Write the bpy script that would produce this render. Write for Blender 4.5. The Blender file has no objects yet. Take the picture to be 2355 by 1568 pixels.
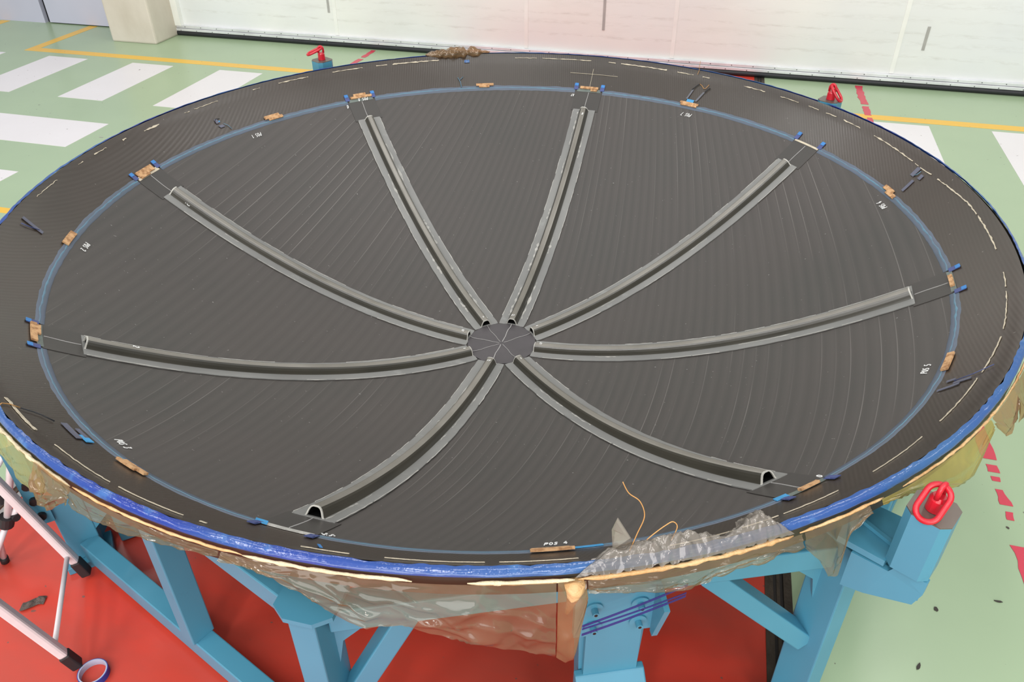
import bpy, bmesh, math, random
from mathutils import Vector, Matrix, noise
random.seed(7)
PI = math.pi
S = 1.8            # metres per rim radius
D = 0.615          # rim height over the floor, in rim radii
def W(u, v, z):    # rim-radius coordinates (z from the rim plane) -> metres, floor at 0
    return Vector((u * S, v * S, (z + D) * S))
sc = bpy.context.scene
C = sc.collection

# ------------------------------------------------------------------ camera
cam = bpy.data.cameras.new('camera')
cam.sensor_width = 36.0
cam.lens = 1823.4 * 36.0 / 2355.0
cam.clip_start = 0.02
co = bpy.data.objects.new('camera', cam); C.objects.link(co)
rx, ux, fx = Vector((0.9649, 0.26252, -0.00683)), Vector((-0.14739, 0.56291, 0.81327)), Vector((-0.21734, 0.78372, -0.58185))
m3 = Matrix((rx, ux, -fx)).transposed()
co.matrix_world = Matrix.Translation(W(0.44076, -1.49467, 0.7161)) @ m3.to_4x4()
sc.camera = co

# ------------------------------------------------------------------ light
wd = bpy.data.worlds.new('hall'); sc.world = wd; wd.use_nodes = True
bg = wd.node_tree.nodes['Background']
bg.inputs[0].default_value = (0.93, 0.97, 1.0, 1); bg.inputs[1].default_value = 0.40
def area(name, loc, size, sizey, power, rot=(0, 0, 0), col=(1, 0.98, 0.95)):
    l = bpy.data.lights.new(name, 'AREA'); l.shape = 'RECTANGLE'; l.size = size; l.size_y = sizey
    l.energy = power; l.color = col
    o = bpy.data.objects.new(name, l); C.objects.link(o); o.location = loc; o.rotation_euler = rot
    return o
for ix, x in enumerate((-6.5, -3.2, 0.1, 3.4, 6.7)):
    for iy, y in enumerate((-9.0, -5.0, -0.8, 3.4)):
        area('ceiling_lamp', (x, y, 7.0), 0.55, 2.2, (150, 120, 36, 50)[iy] * (0.9, 0.95, 1.0, 1.05, 1.0)[ix])
area('daylight_door', (-10.5, -1.0, 3.0), 6.0, 4.5, 90, (0, -PI / 2, 0), (0.92, 0.97, 1.0))
area('front_fill', (0.5, -11.0, 2.5), 10.0, 4.4, 700, (PI / 2, 0, 0), (1.0, 0.98, 0.96))  # added fill light behind the camera, lifts the red floor and front faces
vs = sc.view_settings
sc.display_settings.display_device = 'sRGB'
vs.view_transform = 'Standard'; vs.look = 'None'; vs.gamma = 1.0; vs.use_curve_mapping = False
vs.exposure = 0.0

# ------------------------------------------------------------------ materials
def lin(c):
    return tuple((x / 255 / 12.92) if x / 255 <= 0.04045 else ((x / 255 + 0.055) / 1.055) ** 2.4 for x in c) + (1,)
class NT:
    def __init__(s, name):
        s.m = bpy.data.materials.new(name); s.m.use_nodes = True
        s.t = s.m.node_tree; s.n = s.t.nodes; s.b = s.n['Principled BSDF']; s.out = s.n['Material Output']
        s.tc = s.n.new('ShaderNodeTexCoord')
    def link(s, a, b): s.t.links.new(a, b)
    def val(s, sock, v):
        if isinstance(v, (int, float)): sock.default_value = v
        elif isinstance(v, tuple): sock.default_value = v
        else: s.link(v, sock)
    def math(s, op, a, b=0.0, c=None):
        n = s.n.new('ShaderNodeMath'); n.operation = op
        s.val(n.inputs[0], a); s.val(n.inputs[1], b)
        if c is not None: s.val(n.inputs[2], c)
        return n.outputs[0]
    def coord(s, scale=(1, 1, 1), rot=(0, 0, 0), kind='Object'):
        mp = s.n.new('ShaderNodeMapping'); s.link(s.tc.outputs[kind], mp.inputs[0])
        mp.inputs['Scale'].default_value = scale; mp.inputs['Rotation'].default_value = rot
        return mp.outputs[0]
    def xyz(s):
        n = s.n.new('ShaderNodeSeparateXYZ'); s.link(s.tc.outputs['Object'], n.inputs[0]); return n.outputs
    def noise(s, scale=1.0, vec=(1, 1, 1), detail=3.0, rough=0.55, rot=(0, 0, 0)):
        n = s.n.new('ShaderNodeTexNoise'); n.inputs['Scale'].default_value = scale
        n.inputs['Detail'].default_value = detail; n.inputs['Roughness'].default_value = rough
        s.link(s.coord(vec, rot), n.inputs['Vector']); return n.outputs[0]
    def ramp(s, v, lo, hi):
        n = s.n.new('ShaderNodeMapRange'); n.inputs[1].default_value = lo; n.inputs[2].default_value = hi
        s.val(n.inputs[0], v); return n.outputs[0]
    def mix(s, f, a, b):
        n = s.n.new('ShaderNodeMix'); n.data_type = 'RGBA'
        s.val(n.inputs[0], f); s.val(n.inputs[6], a); s.val(n.inputs[7], b); return n.outputs[2]
    def bump(s, h, strength=0.3, dist=0.01):
        n = s.n.new('ShaderNodeBump'); n.inputs['Strength'].default_value = strength; n.inputs['Distance'].default_value = dist
        s.link(h, n.inputs['Height']); s.link(n.outputs[0], s.b.inputs['Normal']); return n.outputs[0]
    def set(s, col=None, rough=None, metal=None, spec=None, coat=None):
        if col is not None: s.val(s.b.inputs['Base Color'], col)
        if rough is not None: s.val(s.b.inputs['Roughness'], rough)
        if metal is not None: s.val(s.b.inputs['Metallic'], metal)
        if spec is not None: s.val(s.b.inputs['Specular IOR Level'], spec)
        if coat is not None:
            s.b.inputs['Coat Weight'].default_value = coat; s.b.inputs['Coat Roughness'].default_value = 0.12
        return s
def simple(name, c, rough=0.5, metal=0.0, var=0.12, scale=6.0, bump=0.0, spec=0.5, coat=None, dark=None, bscale=None):
    t = NT(name); a = lin(c); b = dark and lin(dark) or tuple(x * (1 - 2.2 * var) for x in a[:3]) + (1,)
    col = t.mix(t.ramp(t.noise(scale), 0.35, 0.75), a, b)
    t.set(col, rough, metal, spec, coat)
    if bump: t.bump(t.noise(bscale or scale * 8), bump)
    return t.m

MT = {}
# floor paints
def floor_paint(name, c, dirt, rough, streak=(1, 1, 1), amt=0.5):
    t = NT(name); a = lin(c); d = lin(dirt)
    col = t.mix(t.math('MULTIPLY', t.ramp(t.noise(1.4, streak, 6), 0.3, 0.8), amt), a, d)
    specks = t.ramp(t.noise(31.0, (1, 1, 1), 1), 0.765, 0.785)
    col = t.mix(t.math('MULTIPLY', specks, 0.75), col, lin((95, 85, 78)))
    r = rough + 0.06
    t.set(col, r, 0, 0.5)
    return t.m
MT['green'] = floor_paint('green_epoxy', (166, 187, 152), (152, 173, 141), 0.22)
MT['red'] = floor_paint('red_epoxy', (212, 62, 46), (150, 76, 64), 0.27, (0.8, 2.2, 1), 0.8)
MT['white_paint'] = floor_paint('white_floor_paint', (232, 228, 230), (222, 217, 218), 0.3)
MT['yellow_paint'] = floor_paint('yellow_floor_paint', (238, 190, 62), (224, 170, 70), 0.3)
t = NT('worn_red_line'); t.set(lin((205, 62, 82)), 0.35); MT['red_line'] = t.m
MT['steel_rail'] = simple('worn_rail_steel', (95, 84, 74), 0.45, 0.7, 0.2, 9, 0.2)
MT['rail_dark'] = simple('rail_groove_dirt', (38, 33, 30), 0.8, 0, 0.15, 20)
MT['rail_silver'] = simple('bright_rail_edge', (178, 174, 172), 0.35, 0.6, 0.1, 9)
MT['rust'] = simple('rusty_groove', (88, 55, 38), 0.8, 0.1, 0.2, 14)
# walls
t = NT('lilac_panel'); t.set(t.mix(t.ramp(t.noise(0.8), 0.4, 0.7), lin((205, 204, 222)), lin((196, 196, 214))), 0.45); MT['panel'] = t.m
t = NT('concrete_pillar')
t.set(t.mix(t.ramp(t.noise(2.5, (1, 1, 0.6), 5), 0.42, 0.7), lin((216, 207, 194)), lin((200, 190, 175))), 0.8); t.bump(t.noise(14), 0.12, 0.01); MT['pillar'] = t.m
t = NT('door_curtain')
X = t.xyz()
base = t.mix(t.ramp(t.noise(0.5), 0.35, 0.7), lin((240, 240, 234)), lin((229, 231, 232)))
sm = t.ramp(t.noise(1.6, (0.6, 1, 2.0), 5, 0.65), 0.52, 0.75)
col = t.mix(t.math('MULTIPLY', sm, 0.14), base, lin((176, 172, 162)))
for zc, wdt, f in ((0.150, 0.012, 0.55), (0.215, 0.02, 0.35), (0.262, 0.012, 0.5), (0.33, 0.02, 0.3), (0.4, 0.03, 0.3)):
    band = t.math('SUBTRACT', 1.0, t.math('MINIMUM', t.math('DIVIDE', t.math('ABSOLUTE', t.math('SUBTRACT', X[2], zc * S)), wdt * S), 1.0))
    br = t.ramp(t.noise(5.0 + zc * 9, (1, 1, 6), 4, 0.75), 0.46, 0.66)
    col = t.mix(t.math('MULTIPLY', t.math('MULTIPLY', band, br), f * 0.55), col, lin((166, 158, 146)))
t.set(col, 0.5); t.bump(t.noise(1.4, (0.8, 1, 1.6), 2), 0.2, 0.02); MT['curtain'] = t.m
MT['seam'] = simple('welded_seam_strip', (245, 245, 240), 0.4, 0, 0.03)
MT['smudge'] = simple('grey_scuff', (178, 176, 172), 0.7, 0, 0.08, 12)
MT['alu'] = simple('brushed_aluminium', (232, 233, 236), 0.32, 0.25, 0.08, 5)
MT['rubber'] = simple('black_rubber', (40, 41, 45), 0.5, 0, 0.1, 8)
MT['gap'] = simple('dark_gap', (30, 30, 36), 0.8)
MT['rivet'] = simple('rivet_steel', (96, 96, 100), 0.4, 0.6)
# dish carbon
t = NT('carbon_ply')
X = t.xyz()
u = t.math('DIVIDE', X[0], S); v = t.math('DIVIDE', X[1], S)
g = t.math('SUBTRACT', 1.0, t.math('MULTIPLY', t.math('MULTIPLY', v, v), 0.34))
wv = t.math('ADD', t.math('DIVIDE', u, g), t.math('MULTIPLY', t.math('SUBTRACT', t.noise(0.7, (1, 1, 0), 1), 0.5), 0.006))
ph = t.math('DIVIDE', wv, 0.0236)
sn = t.math('SINE', t.math('MULTIPLY', ph, 2 * PI))
fine = t.math('SINE', t.math('MULTIPLY', ph, 6 * PI))
idx = t.math('FLOOR', ph); fr = t.math('FRACT', ph)
line = t.math('LESS_THAN', t.math('ABSOLUTE', t.math('SUBTRACT', fr, 0.5)), 0.028)
rr = t.math('SQRT', t.math('ADD', t.math('MULTIPLY', u, u), t.math('MULTIPLY', v, v)))
cmb = t.n.new('ShaderNodeCombineXYZ'); t.link(idx, cmb.inputs[0]); t.link(t.math('MULTIPLY', v, 0.9), cmb.inputs[1])
wn = t.n.new('ShaderNodeTexNoise'); wn.inputs['Scale'].default_value = 1.3; wn.inputs['Detail'].default_value = 1.0; t.link(cmb.outputs[0], wn.inputs['Vector'])
msk = t.math('MULTIPLY', t.ramp(t.noise(0.9, (1, 1, 0), 2), 0.44, 0.6), t.ramp(rr, 0.25, 0.5))
msk = t.math('MULTIPLY', msk, t.ramp(wn.outputs[0], 0.4, 0.62))
c0 = t.mix(t.ramp(t.noise(1.4, (1, 1, 1), 3), 0.35, 0.7), lin((74, 69, 66)), lin((68, 66, 63)))
c1 = t.mix(t.math('MULTIPLY', t.ramp(sn, -0.9, 0.9), 0.38), c0, lin((83, 78, 75)))
c1 = t.mix(t.math('MULTIPLY', t.ramp(fine, -1, 1), 0.10), c1, lin((60, 57, 56)))
c1 = t.mix(t.math('MULTIPLY', t.math('MULTIPLY', line, msk), 0.42), c1, lin((150, 145, 140)))
dust = t.ramp(t.noise(95, (1, 1, 1), 1), 0.78, 0.8)
c1 = t.mix(t.math('MULTIPLY', dust, 0.6), c1, lin((160, 158, 155)))
t.set(c1, 0.48, 0, 0.5); MT['ply'] = t.m
t = NT('carbon_twill')
X = t.xyz()
tw = t.math('SINE', t.math('MULTIPLY', t.math('ADD', X[0], t.math('MULTIPLY', X[2], 0.25)), 2 * PI / (0.0062 * S)))
c0 = t.mix(t.ramp(t.noise(0.9, (1, 1, 1), 3), 0.38, 0.68), lin((58, 47, 38)), lin((48, 40, 31)))
c0 = t.mix(t.math('MULTIPLY', t.ramp(tw, -0.6, 1.0), 0.3), c0, lin((70, 61, 54)))
sheen = t.math('ADD', 0.24, t.math('MULTIPLY', t.noise(2.2, (1, 1, 1), 3), 0.22))
dust = t.ramp(t.noise(80, (1, 1, 1), 1), 0.79, 0.81)
c0 = t.mix(t.math('MULTIPLY', dust, 0.5), c0, lin((150, 146, 140)))
t.set(c0, sheen, 0, 0.95); t.bump(tw, 0.05, 0.002); MT['twill'] = t.m
MT['patch'] = simple('bare_carbon_patch', (68, 65, 62), 0.45, 0, 0.06, 5)
MT['hub'] = simple('hub_plate_carbon', (82, 78, 80), 0.42, 0, 0.08, 9)
MT['scratch'] = simple('scribed_line', (168, 166, 164), 0.6, 0, 0.1, 20)
t = NT('rib_flange')
c0 = t.mix(t.ramp(t.noise(2.5, (1, 1, 1), 4), 0.35, 0.7), lin((136, 136, 133)), lin((120, 120, 118)))
c0 = t.mix(t.math('MULTIPLY', t.ramp(t.noise(9, (1, 1, 1), 4, 0.7), 0.6, 0.7), 0.5), c0, lin((150, 151, 148)))
t.set(c0, 0.4, 0, 0.5); MT['flange'] = t.m
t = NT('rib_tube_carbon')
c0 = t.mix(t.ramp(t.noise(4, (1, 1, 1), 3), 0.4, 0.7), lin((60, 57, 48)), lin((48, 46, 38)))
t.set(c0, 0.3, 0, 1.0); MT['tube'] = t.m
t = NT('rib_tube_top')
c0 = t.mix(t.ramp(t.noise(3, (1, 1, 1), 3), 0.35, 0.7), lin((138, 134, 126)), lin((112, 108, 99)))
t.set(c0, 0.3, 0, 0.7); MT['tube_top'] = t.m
MT['cut_edge'] = simple('cut_edge_resin', (196, 194, 186), 0.5, 0, 0.1, 30)
MT['tube_in'] = simple('tube_inside_shade', (7, 7, 8), 0.8, 0, 0.05, 6, 0, 0.2)  # near-black colour paints in the shade deep inside the rib tubes
MT['residue'] = simple('cream_residue', (216, 204, 180), 0.6, 0, 0.12, 40, 0.3)
MT['resin_white'] = simple('dried_white_resin', (190, 188, 182), 0.6, 0, 0.15, 30, 0.3)
t = NT('blue_tape_film')
c0 = t.mix(t.ramp(t.noise(5, (1, 1, 1), 4), 0.36, 0.68), lin((92, 102, 118)), lin((84, 95, 108)))
t.set(c0, 0.45); MT['tape_band'] = t.m
t = NT('cyan_tape_edge')
c0 = t.mix(t.ramp(t.noise(8, (1, 1, 1), 3), 0.35, 0.7), lin((92, 132, 152)), lin((92, 112, 130)))
t.set(c0, 0.4); MT['tape_edge'] = t.m
MT['tab_light'] = simple('bright_blue_tape', (62, 132, 200), 0.5, 0, 0.1, 30)
MT['tab_dark'] = simple('blue_tape_strip', (74, 86, 138), 0.5, 0, 0.1, 12)
MT['tab_grey'] = simple('grey_blue_tape', (98, 100, 116), 0.45, 0, 0.08, 12)
MT['cyan'] = simple('sky_blue_tape', (70, 158, 214), 0.45, 0, 0.12, 25)
t = NT('rim_blue_tape')
c0 = t.mix(t.ramp(t.noise(1.1, (1, 1, 1), 2), 0.4, 0.62), lin((38, 58, 140)), lin((58, 98, 148)))
c0 = t.mix(t.math('MULTIPLY', t.ramp(t.noise(14, (1, 1, 1), 3), 0.6, 0.7), 0.5), c0, lin((78, 126, 180)))
t.set(c0, 0.18, 0, 0.6); t.bump(t.noise(38, (1, 1, 1), 3), 0.4, 0.004); MT['rim_tape'] = t.m
t = NT('cork')
c0 = t.mix(t.ramp(t.noise(60, (1, 1, 1), 3), 0.42, 0.62), lin((204, 162, 118)), lin((160, 118, 80)))
t.set(c0, 0.85); t.bump(t.noise(90), 0.4, 0.004); MT['cork'] = t.m
MT['grey_green'] = simple('grey_green_adhesive', (112, 122, 116), 0.5, 0, 0.15, 25)
MT['chalk'] = simple('white_marker', (232, 232, 230), 0.7, 0, 0.04)
MT['mould'] = simple('mould_back', (58, 52, 44), 0.5, 0, 0.15, 4)
MT['bead'] = simple('tan_sealant', (216, 186, 138), 0.5, 0, 0.18, 9, 0.5, dark=(190, 132, 72))
MT['cream'] = simple('cream_sealant', (226, 208, 172), 0.6, 0, 0.15, 14, 0.5)
MT['black_wire'] = simple('black_wire', (24, 28, 34), 0.4)
MT['grey_strip'] = simple('translucent_strip', (104, 105, 112), 0.35, 0, 0.06, 20)
MT['copper'] = simple('copper_coloured_thread', (202, 150, 88), 0.5, 0, 0.1)
# frame
t = NT('blue_frame_paint')
c0 = t.mix(t.ramp(t.noise(1.6, (1, 1, 1), 3), 0.38, 0.7), lin((74, 140, 166)), lin((66, 130, 156)))
c0 = t.mix(t.math('MULTIPLY', t.ramp(t.noise(5, (1, 1, 1), 5, 0.7), 0.64, 0.8), 0.55), c0, lin((60, 96, 116)))
t.set(c0, 0.4, 0, 0.5); MT['blue'] = t.m
MT['machined'] = simple('machined_steel', (128, 118, 110), 0.42, 0.6, 0.1, 6)
MT['bolt'] = simple('dark_bolt', (46, 42, 42), 0.45, 0.5)
MT['red_steel'] = simple('red_lifting_ring', (206, 28, 46), 0.28, 0, 0.1, 9, 0, 0.6, dark=(176, 20, 38))
MT['white_tube'] = simple('white_powder_coat', (222, 214, 216), 0.35, 0, 0.06, 9)
MT['foot_rubber'] = simple('black_foot_rubber', (36, 32, 34), 0.6)
MT['tape_white'] = simple('tape_core', (176, 178, 200), 0.6, 0, 0.04)
MT['tape_blue'] = simple('tape_roll_blue', (40, 62, 150), 0.4, 0, 0.06)
MT['rag'] = simple('grey_rag', (96, 84, 78), 0.9, 0, 0.25, 16, 0.6)
def film_mat(name, tint, body, f, rough=0.16):
    t = NT(name)
    tr = t.n.new('ShaderNodeBsdfTransparent'); tr.inputs[0].default_value = lin(tint)
    c0 = t.mix(t.ramp(t.noise(6, (1, 1, 1), 3), 0.35, 0.7), lin(body), tuple(x * 0.7 for x in lin(body)[:3]) + (1,))
    t.set(c0, rough, 0, 1.0, 1.0); t.bump(t.noise(7, (1, 1, 1), 3, 0.5), 0.35, 0.03)
    mx = t.n.new('ShaderNodeMixShader'); mx.inputs[0].default_value = f
    t.link(tr.outputs[0], mx.inputs[1]); t.link(t.b.outputs[0], mx.inputs[2]); t.link(mx.outputs[0], t.out.inputs[0])
    return t.m
MT['film'] = film_mat('amber_bagging_film', (230, 212, 190), (176, 154, 124), 0.26, 0.08)
MT['film_olive'] = film_mat('olive_bagging_film', (205, 190, 120), (176, 160, 84), 0.6, 0.22)
MT['film_dense'] = film_mat('folded_amber_film', (206, 176, 138), (170, 138, 100), 0.42, 0.12)
MT['film_clear'] = film_mat('clear_grey_film', (232, 228, 222), (172, 164, 154), 0.42, 0.1)
t = NT('purple_strap')
tr = t.n.new('ShaderNodeBsdfTransparent'); tr.inputs[0].default_value = lin((190, 170, 220))
t.set(lin((78, 76, 150)), 0.3); mx = t.n.new('ShaderNodeMixShader'); mx.inputs[0].default_value = 0.36
t.link(tr.outputs[0], mx.inputs[1]); t.link(t.b.outputs[0], mx.inputs[2]); t.link(mx.outputs[0], t.out.inputs[0]); MT['strap'] = t.m

# ------------------------------------------------------------------ object helpers
ORG = {}
def thing(name, label, cat, loc, group=None, kind=None):
    o = bpy.data.objects.new(name, None); C.objects.link(o); o.location = loc; o.empty_display_size = 0.1
    ORG[o.name] = Vector(loc)
    if label: o['label'] = label
    if cat: o['category'] = cat
    if group: o['group'] = group
    if kind: o['kind'] = kind
    return o
def root_org(p):
    while p is not None:
        if p.name in ORG: return ORG[p.name]
        p = p.parent
    return Vector((0, 0, 0))
def mesh(name, vf, mat, parent=None, smooth=False, pick=None, label=None, cat=None, group=None, kind=None, loc=None, bevel=0.0):
    verts, faces = vf
    org = root_org(parent) if parent is not None else (Vector(loc) if loc is not None else Vector((0, 0, 0)))
    me = bpy.data.meshes.new(name)
    me.from_pydata([tuple(Vector(p) - org) for p in verts], [], faces)
    mats = mat if isinstance(mat, list) else [mat]
    for m in mats: me.materials.append(MT[m])
    bm = bmesh.new(); bm.from_mesh(me)
    bmesh.ops.recalc_face_normals(bm, faces=bm.faces)
    if pick:
        for f in bm.faces: f.material_index = pick(f.index)
    if bevel: bmesh.ops.bevel(bm, geom=list(bm.edges), offset=bevel, segments=2, profile=0.5, affect='EDGES')
    bm.to_mesh(me); bm.free()
    if smooth: me.polygons.foreach_set('use_smooth', [True] * len(me.polygons))
    o = bpy.data.objects.new(name, me); C.objects.link(o)
    if parent is not None: o.parent = parent
    else:
        o.location = org; ORG[o.name] = org
    if label: o['label'] = label
    if cat: o['category'] = cat
    if group: o['group'] = group
    if kind: o['kind'] = kind
    return o
def join(*vfs):
    V, F = [], []
    for v, f in vfs:
        n = len(V); V += list(v); F += [tuple(i + n for i in q) for q in f]
    return V, F
BOXF = [(0, 1, 3, 2), (4, 6, 7, 5), (0, 4, 5, 1), (2, 3, 7, 6), (0, 2, 6, 4), (1, 5, 7, 3)]
def frame_box(c, ax, ay, az):        # centre and three half-axis vectors
    return [c + ax * i + ay * j + az * k for i in (-1, 1) for j in (-1, 1) for k in (-1, 1)], BOXF
def box(x0, x1, y0, y1, z0, z1):     # metres
    return [Vector((x, y, z)) for x in (x0, x1) for y in (y0, y1) for z in (z0, z1)], BOXF
def beam(p0, p1, w, h, up=Vector((0, 0, 1))):
    d = (p1 - p0); n = d.normalized(); s = n.cross(up).normalized(); t = s.cross(n).normalized()
    return frame_box((p0 + p1) / 2, d / 2, s * w / 2, t * h / 2)
def prism(pts, d):                   # closed outline (Vectors) extruded by vector d
    n = len(pts)
    V = [Vector(p) for p in pts] + [Vector(p) + d for p in pts]
    F = [tuple(range(n - 1, -1, -1)), tuple(range(n, 2 * n))] + [(i, (i + 1) % n, (i + 1) % n + n, i + n) for i in range(n)]
    return V, F
def tube(pts, r, seg=8, closed=False, cap=True):
    V, F = [], []; n = len(pts); rad = r if isinstance(r, (list, tuple)) else [r] * n
    prev = None
    for i, p in enumerate(pts):
        a = pts[(i - 1) % n] if (closed or i > 0) else p
        b = pts[(i + 1) % n] if (closed or i < n - 1) else p
        d = (b - a).normalized()
        if prev is None:
            s = d.orthogonal().normalized()
        else:
            s = (prev - d * prev.dot(d)).normalized()
        prev = s; t = d.cross(s)
        V += [p + (s * math.cos(2 * PI * k / seg) + t * math.sin(2 * PI * k / seg)) * rad[i] for k in range(seg)]
    for i in range(n if closed else n - 1):
        j = (i + 1) % n
        F += [(i * seg + k, i * seg + (k + 1) % seg, j * seg + (k + 1) % seg, j * seg + k) for k in range(seg)]
    if cap and not closed:
        F += [tuple(range(seg - 1, -1, -1)), tuple(range((n - 1) * seg, n * seg))]
    return V, F
def disc(c, ax, r, h, seg=16, r2=None):   # cylinder along axis vector from c
    ax = ax.normalized(); s = ax.orthogonal().normalized(); t = ax.cross(s); r2 = r if r2 is None else r2
    V = [c + (s * math.cos(2 * PI * k / seg) + t * math.sin(2 * PI * k / seg)) * r for k in range(seg)] + \
        [c + ax * h + (s * math.cos(2 * PI * k / seg) + t * math.sin(2 * PI * k / seg)) * r2 for k in range(seg)]
    return V, [tuple(range(seg - 1, -1, -1)), tuple(range(seg, 2 * seg))] + [(k, (k + 1) % seg, (k + 1) % seg + seg, k + seg) for k in range(seg)]
def grid(fn, nu, nv, closed_u=False):
    V = [fn(i / (nu - (0 if closed_u else 1)), j / (nv - 1)) for i in range(nu) for j in range(nv)]
    F = []
    for i in range(nu if closed_u else nu - 1):
        for j in range(nv - 1):
            a = i * nv + j; b = ((i + 1) % nu) * nv + j
            F.append((a, b, b + 1, a + 1))
    return V, F
def rod(p, q, r, seg=8): return tube([p, q], r, seg)

# ------------------------------------------------------------------ the dish surface
RI, ZI, ZH = 0.9044, -0.0781, -0.4094
FL = [(RI, ZI), (0.93, -0.056), (0.955, -0.033), (0.972, -0.0165), (0.984, -0.002), (0.989, 0.0028)]
def zs(r):
    if r <= RI: return ZH + (ZI - ZH) * (r / RI) ** 2
    for (r0, z0), (r1, z1) in zip(FL, FL[1:]):
        if r <= r1: return z0 + (z1 - z0) * (r - r0) / (r1 - r0)
    return 0.0028
def dn(r):                            # surface normal in (radial, z)
    e = 1e-4; a = zs(max(r - e, 0)); b = zs(r + e)
    s = (b - a) / (2 * e if r > e else e); l = math.hypot(s, 1)
    return -s / l, 1 / l
def P(r, a, off=0.0):
    nr, nz = dn(r); q = r + nr * off; A = math.radians(a)
    return W(q * math.cos(A), q * math.sin(A), zs(r) + nz * off)
def slab(r0, r1, s0, s1, ac, off=0.0012, thick=0.0015, nr=2, ns=2, skew=0.0):
    """a pad lying on the dish: radial r0..r1, tangential s0..s1 about azimuth ac"""
    def top(i, j, o):
        r = r0 + (r1 - r0) * i; s = s0 + (s1 - s0) * j + skew * i
        return P(r, ac + math.degrees(s / max(r, 0.05)), o)
    V, F = [], []
    for o in (off, off + thick):
        for i in range(nr):
            for j in range(ns): V.append(top(i / (nr - 1), j / (ns - 1), o))
    n = nr * ns
    for i in range(nr - 1):
        for j in range(ns - 1):
            a = i * ns + j
            F += [(a, a + 1, a + ns + 1, a + ns), (n + a, n + a + ns, n + a + ns + 1, n + a + 1)]
    ring = [j for j in range(ns)] + [i * ns + ns - 1 for i in range(1, nr)] + [(nr - 1) * ns + j for j in range(ns - 2, -1, -1)] + [i * ns for i in range(nr - 2, 0, -1)]
    for k in range(len(ring)):
        a, b = ring[k], ring[(k + 1) % len(ring)]
        F.append((a, b, b + n, a + n))
    return V, F
def ribbon(pts, w, off=0.0022, thick=0.0008):
    """stroke on the dish; pts are (r, a) pairs"""
    P3 = [P(r, a, off) for r, a in pts]; V, F = [], []
    for i, p in enumerate(P3):
        d = (P3[min(i + 1, len(P3) - 1)] - P3[max(i - 1, 0)]).normalized()
        r, a = pts[i]; nr, nz = dn(r); A = math.radians(a); N = Vector((nr * math.cos(A), nr * math.sin(A), nz))
        s = d.cross(N).normalized() * (w[i] if isinstance(w, list) else w) * S / 2
        V += [p - s, p + s, p + s + N * thick * S, p - s + N * thick * S]
    for i in range(len(P3) - 1):
        a = 4 * i; b = a + 4
        F += [(a, a + 1, b + 1, b), (a + 1, a + 2, b + 2, b + 1), (a + 2, a + 3, b + 3, b + 2), (a + 3, a, b, b + 3)]
    F += [(0, 3, 2, 1), (len(V) - 4, len(V) - 3, len(V) - 2, len(V) - 1)]
    return V, F

# ================================================================== SETTING
# floor
FX0, FX1, FY0, FY1 = -9.5, 8.5, -6.5, 6.2
def railx(side, y):      # rail centre lines, slightly askew to the wall; metres
    return (0.6722 - 0.0285 * y / S) * S if side > 0 else (-1.003 - 0.0285 * (y / S + 0.56)) * S
floor = mesh('floor', box(FX0, FX1, FY0, FY1, -0.25, -0.004), 'green', kind='structure')
def strip(xa0, xa1, xb0, xb1, y0, y1, z0, z1):
    V = [Vector((xa0, y0, z)) for z in (z0, z1)] + [Vector((xa1, y0, z)) for z in (z0, z1)] + [Vector((xb0, y1, z)) for z in (z0, z1)] + [Vector((xb1, y1, z)) for z in (z0, z1)]
    return V, [(0, 1, 3, 2), (4, 6, 7, 5), (0, 4, 5, 1), (2, 3, 7, 6), (0, 2, 6, 4), (1, 5, 7, 3)]
YD = 2.965 * S
rw = 0.026 * S
mesh('green_paint', join(strip(railx(1, FY0) + rw, FX1, railx(1, FY1) + rw, FX1, FY0, FY1, -0.004, 0.0),
                         strip(FX0, railx(-1, FY0) - rw, FX0, railx(-1, FY1) - rw, FY0, FY1, -0.004, 0.0)), 'green', floor)
mesh('red_paint', strip(railx(-1, FY0) + rw, railx(1, FY0) - rw, railx(-1, FY1) + rw, railx(1, FY1) - rw, FY0, FY1, -0.004, 0.0), 'red', floor)
for sd, groove in ((1, 'rail_dark'), (-1, 'rust')):
    def rs(o0, o1, z0, z1): return strip(railx(sd, FY0) + o0, railx(sd, FY0) + o1, railx(sd, FY1) + o0, railx(sd, FY1) + o1, FY0, FY1, z0, z1)
    rl = mesh('floor_rail', rs(-0.018, 0.018, -0.02, -0.003), groove, floor)
    em = 'steel_rail' if sd > 0 else 'rail_silver'
    mesh('rail_edge', rs(-rw, -0.018, -0.02, 0.003), em, rl); mesh('rail_edge', rs(0.018, rw, -0.02, 0.003), em, rl)
    mesh('rail_head', rs(-0.006, 0.006, -0.02, -0.001), 'steel_rail', rl)
def mark(name, x0, x1, y0, y1, m):
    return mesh(name, box(x0 * S, x1 * S, y0 * S, y1 * S, -0.001, 0.0015), m, floor)
for x0 in (-4.02, -3.445, -2.875, -2.312): mark('crossing_stripe', x0, x0 + 0.267, 1.785, 2.388, 'white_paint')
for x0 in (1.102, 1.615, 2.13): mark('crossing_stripe', x0, x0 + 0.25, 1.72, 2.42, 'white_paint')
for y0 in (1.222, 0.655): mark('crossing_stripe', -2.99, -2.358, y0, y0 + 0.29, 'white_paint')
mark('yellow_line', -3.68, railx(-1, 2.48 * S) / S - 0.03, 2.452, 2.515, 'yellow_paint')
mark('yellow_line', railx(1, 2.48 * S) / S + 0.03, 4.4, 2.452, 2.515, 'yellow_paint')
mark('yellow_line', -3.68, -3.617, 2.515, 3.03, 'yellow_paint')
mark('yellow_line', -4.37, -4.30, 2.4, 3.02, 'yellow_paint')
mark('yellow_line', -3.2, -2.0, 0.612, 0.68 - 0.03, 'yellow_paint')
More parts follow.
